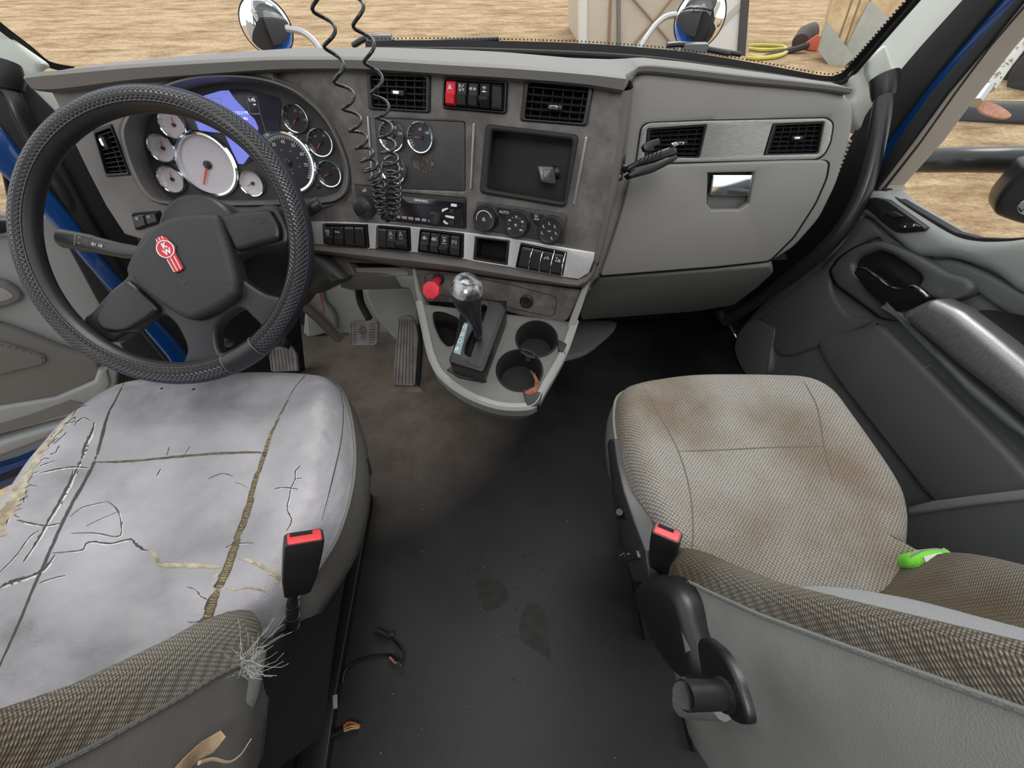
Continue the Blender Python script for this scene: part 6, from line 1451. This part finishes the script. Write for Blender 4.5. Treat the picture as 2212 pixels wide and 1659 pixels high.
slab('pocket_recess', FDL, [(-200, 985), (0, 915), (60, 898), (150, 865), (180, 872), (176, 885), (0, 938), (-200, 1000)], .004, m_doorLd, ldr, bev=0, h=.0325)
slab('lower_rail', FDL, [(-200, 1040), (0, 958), (60, 940), (130, 920), (185, 888), (190, 896), (140, 930), (95, 950), (0, 986), (-200, 1070)], .05, m_doorL, ldr, bev=.01, h=.045)
slab('painted_edge', FDL, [(-200, 1080), (0, 1012), (40, 1000), (100, 975), (130, 985), (95, 1016), (0, 1060), (-200, 1130)], .03, m_bluep, ldr, bev=.005, h=.03)
slab('edge_seal', FDL, [(-200, 1100), (0, 1030), (40, 1014), (108, 984), (112, 990), (40, 1026), (0, 1042), (-200, 1112)], .02, m_seal, ldr, bev=.002, h=.036)
slab('hinge_cover', FDL, [(212, 780), (226, 770), (250, 760), (256, 780), (250, 830), (232, 850), (222, 840), (232, 800)], .02, m_doorL, ldr, bev=.006, h=.02)
w3 = thing('window_3', None, None, (hx-.3, hy-.25, 1.0), kind='structure')
slab('pane', FDL, [(-700, 100), (-100, 250), (-2, 330), (22, 440), (28, 470), (24, 480), (-300, 470), (-700, 440)], .005, m_glass, w3, bev=0, h=-.02)
slab('front_channel', FDL, [(-40, 260), (0, 300), (30, 440), (34, 480), (22, 484), (22, 462), (-4, 340), (-60, 270)], .03, m_seal, w3, bev=.004, h=.005)
slab('sill_channel', FDL, [(-300, 462), (0, 474), (26, 478), (22, 470), (0, 464), (-300, 452)], .03, m_beige, w3, bev=.002, h=.012)
# floor side panel seen between the open door and the seat: striped speaker grille
gs = thing('kick_grille', 'dark finely ribbed grille low on the left between open door and driver seat', 'grille', FW.hit(285, 780, .25))
fgk = Fr(CAM+ray(290, 800)*1.4, (.5, -.8, .3))
slab('grille', fgk, [(255, 790), (330, 780), (420, 800), (330, 860), (250, 860)], .02, m_seal, gs, bev=.003)
mb = MB()
for i in range(14): ribbon(fgk, [[fgk.loc(255+i*6, 792), fgk.loc(250+i*7, 850)]], .0016, .0004, mb)
mb.build('ribs', m_satin, gs, smooth=0)
slab('pale_jamb_trim', Fr(CAM+ray(240, 800)*1.42, (.5, -.8, .3)), [(205, 870), (218, 820), (232, 765), (262, 740), (272, 760), (262, 790), (250, 840), (240, 875)], .03, m_doorL, gs, bev=.006)

# green work glove stuffed beside the passenger seat
gv = [(1963, 1208), (1972, 1197), (2000, 1190), (2040, 1187), (2062, 1192), (2040, 1215), (2000, 1232), (1978, 1230), (1966, 1222)]
FGv = Fr(CAM+ray(2005, 1208)*.56, (-.3, -.2, .9))
g_ = thing('work_glove', 'bright green work glove with a white tag wedged right of the cloth seat', 'glove', FGv.P)
slab('knit', FGv, gv, .03, mat('lime_knit', (.15, .55, .04), .9, bump=.8, bscale=400), g_, bev=.012, smooth=True)
slab('tag', FGv, [(1995, 1202), (2030, 1194), (2050, 1196), (2030, 1218), (2006, 1226)], .002, mat('tag_white', (.62, .68, .6), .8), g_, bev=.0003, h=.002)
mb = MB()
for i in range(5): tube(spl([FGv.hit(1965, 1205, .003), FGv.hit(1975+i*8, 1190-i, .012), FGv.hit(2000+i*12, 1188, .008)], False, 4), .0004, 4, mb)
tag(mb.build('loose_threads', m_thread, g_, smooth=0), kind='stuff')

# wires, leaf and scraps on the floor
FF = Fr((0, 0, .006), (0, 0, 1), (1, 0, 0))
w_ = thing('cable_plug', 'thin black cable ending in a connector on the floor by the driver seat', 'cable', FF.hit(840, 1400))
pp = [(740, 1475), (745, 1450), (765, 1430), (800, 1418), (840, 1415), (858, 1425), (868, 1438), (872, 1415), (865, 1400), (850, 1382), (835, 1372)]
tube(spl([FF.hit(*p, .004+.02*(i > 4 and i < 9)) for i, p in enumerate(pp)], False, 6), .0028, 8).build('cable', m_black, w_)
tube([FF.hit(843, 1376, .012), FF.hit(812, 1362, .012)], .0085, 10).build('connector', m_satin, w_)
slab('latch', FF, [(832, 1368), (848, 1364), (852, 1372), (838, 1376)], .008, m_black, w_, bev=.001, h=.02)
tube([FF.hit(842, 1420, .01), FF.hit(854, 1432, .012), FF.hit(862, 1428, .012)], .003, 8).build('exposed_wire', mat('pink_wire', (.4, .18, .17), .6), w_)
w_ = thing('wire_bundle', 'cut bundle of red and yellow wires at the foot of the driver seat', 'wires', FF.hit(740, 1575))
for col__, pts_ in [((.45, .12, .05), [(742, 1572), (755, 1563), (778, 1566)]), ((.55, .35, .06), [(742, 1576), (757, 1569), (778, 1569)]), ((.5, .45, .2), [(743, 1580), (760, 1574), (776, 1572)]), ((.4, .1, .06), [(742, 1568), (752, 1560), (770, 1563)]), ((.45, .38, .08), [(655, 1616), (675, 1614), (690, 1604)])]:
    tube(spl([FF.hit(*p, .012+.006*random.random()) for p in pts_], False, 5), .0018, 6).build('wire', mat('wire_%d' % int(col__[0]*1000+col__[1]*100), col__, .5), w_)
tube([FF.hit(690, 1606, .006), FF.hit(715, 1590, .008), FF.hit(744, 1575, .01)], .0075, 10).build('sleeve', m_black, w_)
tg = thing('cable_tie', 'small scrap of white tape stuck to the seat rail', 'tape', FF.hit(722, 1515, .03))
slab('tape', FF, [(718, 1502), (728, 1500), (728, 1530), (719, 1532)], .003, mat('tape_white', (.4, .4, .38), .7), tg, bev=.001, h=.035)
# dry leaf scrap hooked on the driver seat
_d = ray(440, 1630); _l = bvh_of(drb['sr']).ray_cast(CAM, _d.normalized())
_p, _n = (_l[0], _l[1] if _l[1].dot(_d) < 0 else -_l[1]) if _l[0] else (CAM+_d*.3, Vector((.3, .1, .9)))
FLf = Fr(_p+_n*.012, _n, (1, 0, 0))
lf_ = thing('dry_leaf', 'torn tan dry leaf with a curled stem at the bottom behind the driver backrest', 'leaf', FLf.P)
lm = mat('dry_leaf', (.5, .37, .24), .8, col2=(.32, .22, .13), cscale=30)
slab('blade', FLf, [(375, 1659), (400, 1635), (425, 1612), (440, 1600), (478, 1578), (483, 1592), (470, 1612), (462, 1625), (440, 1640), (420, 1659), (400, 1690), (370, 1690)], .0008, lm, lf_, bev=0, warp=lambda u, v: .003*math.sin(u*110)+.002*math.sin(v*150))
tube(spl([FLf.hit(*p, .006) for p in [(430, 1648), (460, 1640), (495, 1646), (520, 1630), (535, 1608), (543, 1596)]], False, 6), [max(.0005, .0018-.00006*i) for i in range(31)], 8).build('stem', lm, lf_)

# specks of grit stuck to the rubber mat
random.seed(11); mb = MB()
for i in range(34):
    x, y = random.uniform(800, 1330), random.uniform(900, 1640); p = FF.hit(x, y, -.003); s = random.uniform(.0005, .0014); box(mb, p, s*2, s*1.4, s)
tag(mb.build('grit', mat('grit', (.3, .3, .29), .9), None, smooth=0), 'pale grit and crumbs scattered over the black floor mat', 'grit', kind='stuff')
# ---------------------------------------------------------------- outside the windshield
def hood_mirror(label, cpx, d, rpx, arm, face):
    c = CAM+ray(*cpx)*d; o = thing('hood_mirror', label, 'mirror', c, 'round mirrors on the hood')
    f = Fr(c, face); r = rpx*d/F*1.0
    mm_ = [(0, -.035), (r*.6, -.032), (r*.95, -.012), (r*1.02, .0), (r*1.0, .004), (r*.96, .003)]
    w_ = lathe(f, (0, 0), mm_[::-1], 48); w_.f = [q for q in w_.f if len(q) == 4]; w_.build('housing', m_black, o)
    lathe(f, (0, 0), [(r*.97*math.sin(a), .002+.16*r*(math.cos(a*.9))) for a in [PI/2*(1-k/10) for k in range(11)]], 48).build('mirror_glass', mat('mirror', (.95, .96, .97), .015, 1.), o, smooth=80)
    tube(spl([CAM+ray(x, y)*dd for x, y, dd in arm], False, 6), .013, 14).build('arm', m_steel, o)
    return o
hood_mirror('round convex hood mirror on a bent chrome arm ahead of the driver', (576, 58), 1.75, 50, [(620, 62, 1.76), (650, 68, 1.76), (672, 82, 1.76), (690, 104, 1.77), (700, 130, 1.78)], (.25, -1, .02))
hood_mirror('round convex hood mirror in front of the white box body', (1511, 42), 1.85, 51, [(1466, 32, 1.86), (1440, 36, 1.86), (1418, 52, 1.86), (1400, 75, 1.86), (1384, 100, 1.86), (1370, 125, 1.87)], (-.30, -1, .02))
# wipers
def wiper(label, pts, Y, blade):
    o = thing('wiper', label, 'wiper', dy(*pts[0], Y), 'windshield wipers')
    tube(spl([dy(x, y, Y) for x, y in pts], False, 5), .008, 8).build('arm', m_satin, o)
    tube([dy(x, y, Y+.02) for x, y in blade], .007, 8).build('blade', m_black, o)
    x, y = pts[len(pts)//2]; mbx = MB(); box(mbx, dy(x, y+3, Y), .075, .03, .022); mbx.build('pivot_cover', mat('wiper_grey', (.2, .2, .2), .5), o, smooth=0)
    tube([dy(x, y+3, Y), dy(x, y+3, Y)-Vector((0, 0, .1))], .012, 10).build('spindle', m_satin, o)
wiper('wiper arm lying along the lower glass behind the coiled cords', [(762, 99), (788, 84), (820, 82), (860, 92), (900, 96)], 1.56, [(880, 98), (960, 90), (1078, 84)])
wiper('wiper arm lying under the right hood mirror', [(1440, 98), (1470, 96), (1500, 100), (1530, 107), (1575, 116)], 1.58, [(1480, 104), (1540, 108), (1600, 118)])

# parked box trailer ahead: tan siding end and white side
GZ = Fr((0, 0, -1.2), (0, 0, 1), (1, 0, 0))
yT = 12.
FT1 = Fr((0, yT, 0), (0, -1, 0), (1, 0, 0))
tr_ = thing('box_trailer', 'parked trailer with tan ribbed wall and white side beyond the hood', 'trailer', (3., yT, -1.2))
slab('tan_wall', FT1, [(1262, -300), (1262, 150), (1510, 175), (1620, 175), (1605, -300)], 3., m_beigew, tr_, bev=.01)
slab('corner_post', FT1, [(1252, -300), (1253, 150), (1268, 152), (1270, -300)], .3, m_white, tr_, bev=.02, h=.08)
slab('dark_bar', FT1, [(1332, -300), (1334, 150), (1341, 151), (1341, -300)], .1, mat('bar_grey', (.2, .2, .19), .6), tr_, bev=.01, h=.08)
slab('panel_joint', FT1, [(1316, 20), (1310, 150), (1316, 150), (1326, -100), (1322, -100)], .03, mat('brace_rust', (.3, .2, .14), .7), tr_, bev=0, h=.04)
for p in [[(1352, -20), (1400, 35), (1462, 110)], [(1465, -20), (1410, 50), (1370, 95)]]:
    tube([FT1.hit(x, y, .06) for x, y in p], .022, 8).build('brace_rod', mat('brace_rust', (.3, .2, .14), .7), tr_)
FT2 = Fr(FT1.hit(1440, 60, .5), (-.35, -.93, .05))
slab('white_side', FT2, [(1520, -200), (1490, 60), (1512, 98), (1600, 128), (1612, 60), (1640, -200)], .06, m_white, tr_, bev=.01)
slab('side_shading', FT2, [(1612, -120), (1602, 0), (1512, 90), (1522, 96), (1610, 10), (1620, -120)], .03, mat('white_shaded', (.5, .5, .47), .6), tr_, bev=.005, h=.03)  # diagonal shading on the white side, painted as a dimmer strip
slab('dark_rear_edge', FT2, [(1615, -200), (1592, 118), (1610, 122), (1634, -200)], .12, mat('edge_dark', (.07, .07, .068), .7), tr_, bev=.01, h=.06)

# plywood sheets leaning together, grey sheets
FP1 = Fr(CAM+ray(1850, 90)*8.5, (-.45, -.85, .25))
pl_ = thing('plywood_stack', 'splintered plywood crate leaning at an angle by the right windshield corner', 'crate', FP1.hit(1820, 150))
slab('plywood', FP1, [(1808, -40), (1788, 46), (1778, 75), (1800, 100), (1860, 125), (1900, 105), (1965, -20), (1960, -60)], .5, m_wood, pl_, bev=.01)
for q in [[(1848, -20), (1810, 90)], [(1880, 0), (1835, 115)], [(1862, -10), (1824, 98)]]:
    ribbon(FP1, [FP1.locs(q, .01)], .03, .012).build('board_gap', mat('board_gap', (.25, .17, .1), .9), pl_, smooth=0)
slab('grey_sheet', FP1, [(1878, 2), (1920, 38), (1900, 80), (1850, 150), (1826, 105)], .05, m_greyp, pl_, bev=.005, h=.08)
slab('lower_grey_sheet', FP1, [(1786, 46), (1846, 124), (1816, 150), (1790, 140), (1766, 108)], .05, m_greyp, pl_, bev=.005, h=.16)
rm = thing('tow_hitch_machine', 'small orange machine with a round drum lying in the dirt', 'machine', GZ.hit(1765, 105))
d0 = 9.6
tube([CAM+ray(1729, 92)*d0, CAM+ray(1738, 80)*d0, CAM+ray(1752, 76)*d0], [.2, .24, .25], 20).build('drum', mat('drum_dark', (.1, .09, .09), .8), rm)
fo_ = Fr(CAM+ray(1760, 95)*9.4, (-.3, -.8, .5))
slab('body', fo_, [(1738, 92), (1768, 72), (1774, 80), (1770, 98), (1758, 112), (1742, 106)], .4, m_orange, rm, bev=.03, r=.05)
slab('foot', fo_, [(1758, 104), (1770, 98), (1790, 118), (1786, 135), (1772, 132), (1766, 118)], .3, m_orange, rm, bev=.02)
tube([CAM+ray(x, y)*9.3 for x, y in [(1745, 98), (1712, 108), (1680, 116), (1648, 126)]], .07, 8).build('drawbar', mat('drawbar', (.06, .05, .05), .8), rm)
for i, (lab, pts) in enumerate([('yellow cable lying in loops on the dirt, upper strand', [(1615, 98), (1650, 97), (1690, 100), (1698, 108), (1690, 116), (1650, 124), (1620, 120)]), ('yellow cable lying in loops on the dirt, lower strand', [(1612, 104), (1650, 108), (1692, 106), (1700, 112), (1680, 122), (1640, 126), (1612, 124)])]):
    tag(tube(spl([GZ.hit(x, y, .04) for x, y in pts], False, 6), .035, 6).build('yellow_cable', m_yellow, None), lab, 'cable')

# outside the right window: mirror arms, side mirror, trailer foot and tyre
sm_ = thing('side_mirror', 'black side mirror head on its thick bracket arm outside the right window', 'mirror', (1.75, .8, .6))
def at(x, y, d): return CAM+ray(x, y)*d
lo_y = [at(1862, 350, 1.36), at(1925, 348, 1.37), at(2000, 346, 1.37), at(2100, 345, 1.33), at(2190, 345, 1.25), at(2300, 346, 1.15)]
tube(lo_y, .043, 20, flat=.9).build('lower_arm', m_satin, sm_, smooth=60)
up_y = [at(2005, 254, 1.6), at(2100, 254, 1.5), at(2200, 256, 1.38), at(2330, 260, 1.25)]
tag(tube([at(1990, 254, 6.8), at(2100, 254, 6.7), at(2212, 256, 6.6), at(2400, 262, 6.4)], .235, 24).build('round_beam', m_satin, None, smooth=60), 'thick black round beam lying behind the rusty landing foot', 'beam')
FMr = Fr(at(2190, 440, 1.2), (-.55, -.8, .1))
slab('housing', FMr, [(2300, 340), (2215, 358), (2200, 375), (2160, 420), (2148, 445), (2150, 465), (2180, 478), (2230, 492), (2330, 500)], .1, m_satin, sm_, bev=.02, r=.02)
slab('glass', FMr, [(2300, 430), (2212, 432), (2195, 445), (2200, 460), (2230, 472), (2300, 476)], .006, mat('mirror', (.9, .9, .9), .02, 1.), sm_, bev=.002, h=.004, r=.01)
fo2 = thing('landing_gear', 'rusty landing foot on a peeling white leg beyond the right window', 'trailer leg', at(2140, 230, 6.1))
FFt = Fr(at(2140, 236, 6.1), (-.1, -.6, .8))
slab('rusty_plate', FFt, [(2106, 216), (2130, 218), (2160, 228), (2184, 245), (2182, 253), (2165, 255), (2135, 248), (2118, 238)], .03, m_rust, fo2, bev=.008, smooth=True)
tube([at(2108, 222, 6.0), at(2132, 190, 6.05)], .07, 12).build('inner_leg', m_steel, fo2)
tube([at(2130, 193, 6.1), at(2165, 142, 6.0), at(2250, 30, 5.8)], .11, 12).build('outer_leg', mat('peeling_white', (.62, .62, .58), .8, col2=(.25, .2, .17), cscale=14, mix=(.55, .6)), fo2)
ty = thing('tyre', 'large trailer tyre at the right edge beyond the window', 'tyre', at(2195, 200, 6))
for k_, (x, y) in enumerate([(2195, 150), (2250, 160)]):
    cc = at(x+30, y-10, 7.8-k_*.5); ff_ = Fr(cc, (-.8, -.6, 0)); w_ = lathe(ff_, (0, 0), [(.2, -.14), (.46, -.15), (.56, -.1), (.58, 0), (.56, .1), (.46, .15), (.2, .14)], 40); w_.build('tread', m_tyre, ty)
tag(slab('ramp_plank', GZ, [(2168, 28), (2192, 40), (2112, 152), (2088, 146)], .12, mat('plank_dark', (.1, .08, .07), .8), None, bev=.01, h=.1), 'dark plank lying on the dirt beyond the right window', 'plank')

# the truck's own blue hood, just below the line of sight; carries the mirror arms
rows = []
for y, z, w_ in [(1.52, .56, .70), (1.6, .60, .78), (2.2, .53, .78), (2.8, .45, .72), (3.2, .36, .66), (3.3, .2, .64), (3.32, -.5, .64)]:
    rows.append([Vector((-.08+w_*1.15*math.sin(a), y, z-.25*(1-math.cos(a)))) for a in [math.radians(-75+150*i/24) for i in range(25)]])
mbh_ = loft(rows[::-1]); tag(mbh_.build('truck_hood', m_bluep, None, smooth=60), 'blue truck hood ahead of the windshield seen only in the round mirrors', 'hood')

rows = []
for dy_, z_ in [(1.49, .80), (1.50, .862), (1.52, .87), (1.62, .86), (1.66, .80), (1.68, .5)]:
    rows.append([Vector((x, dy_-.12*(x+.08)**2, z_)) for x in [-.95+1.75*i/24 for i in range(25)]])
tag(loft(rows).build('windshield_cowl', m_blackm, None, smooth=50), 'black plastic cowl below the windshield that carries the wipers', 'cowl')
flush_texts()
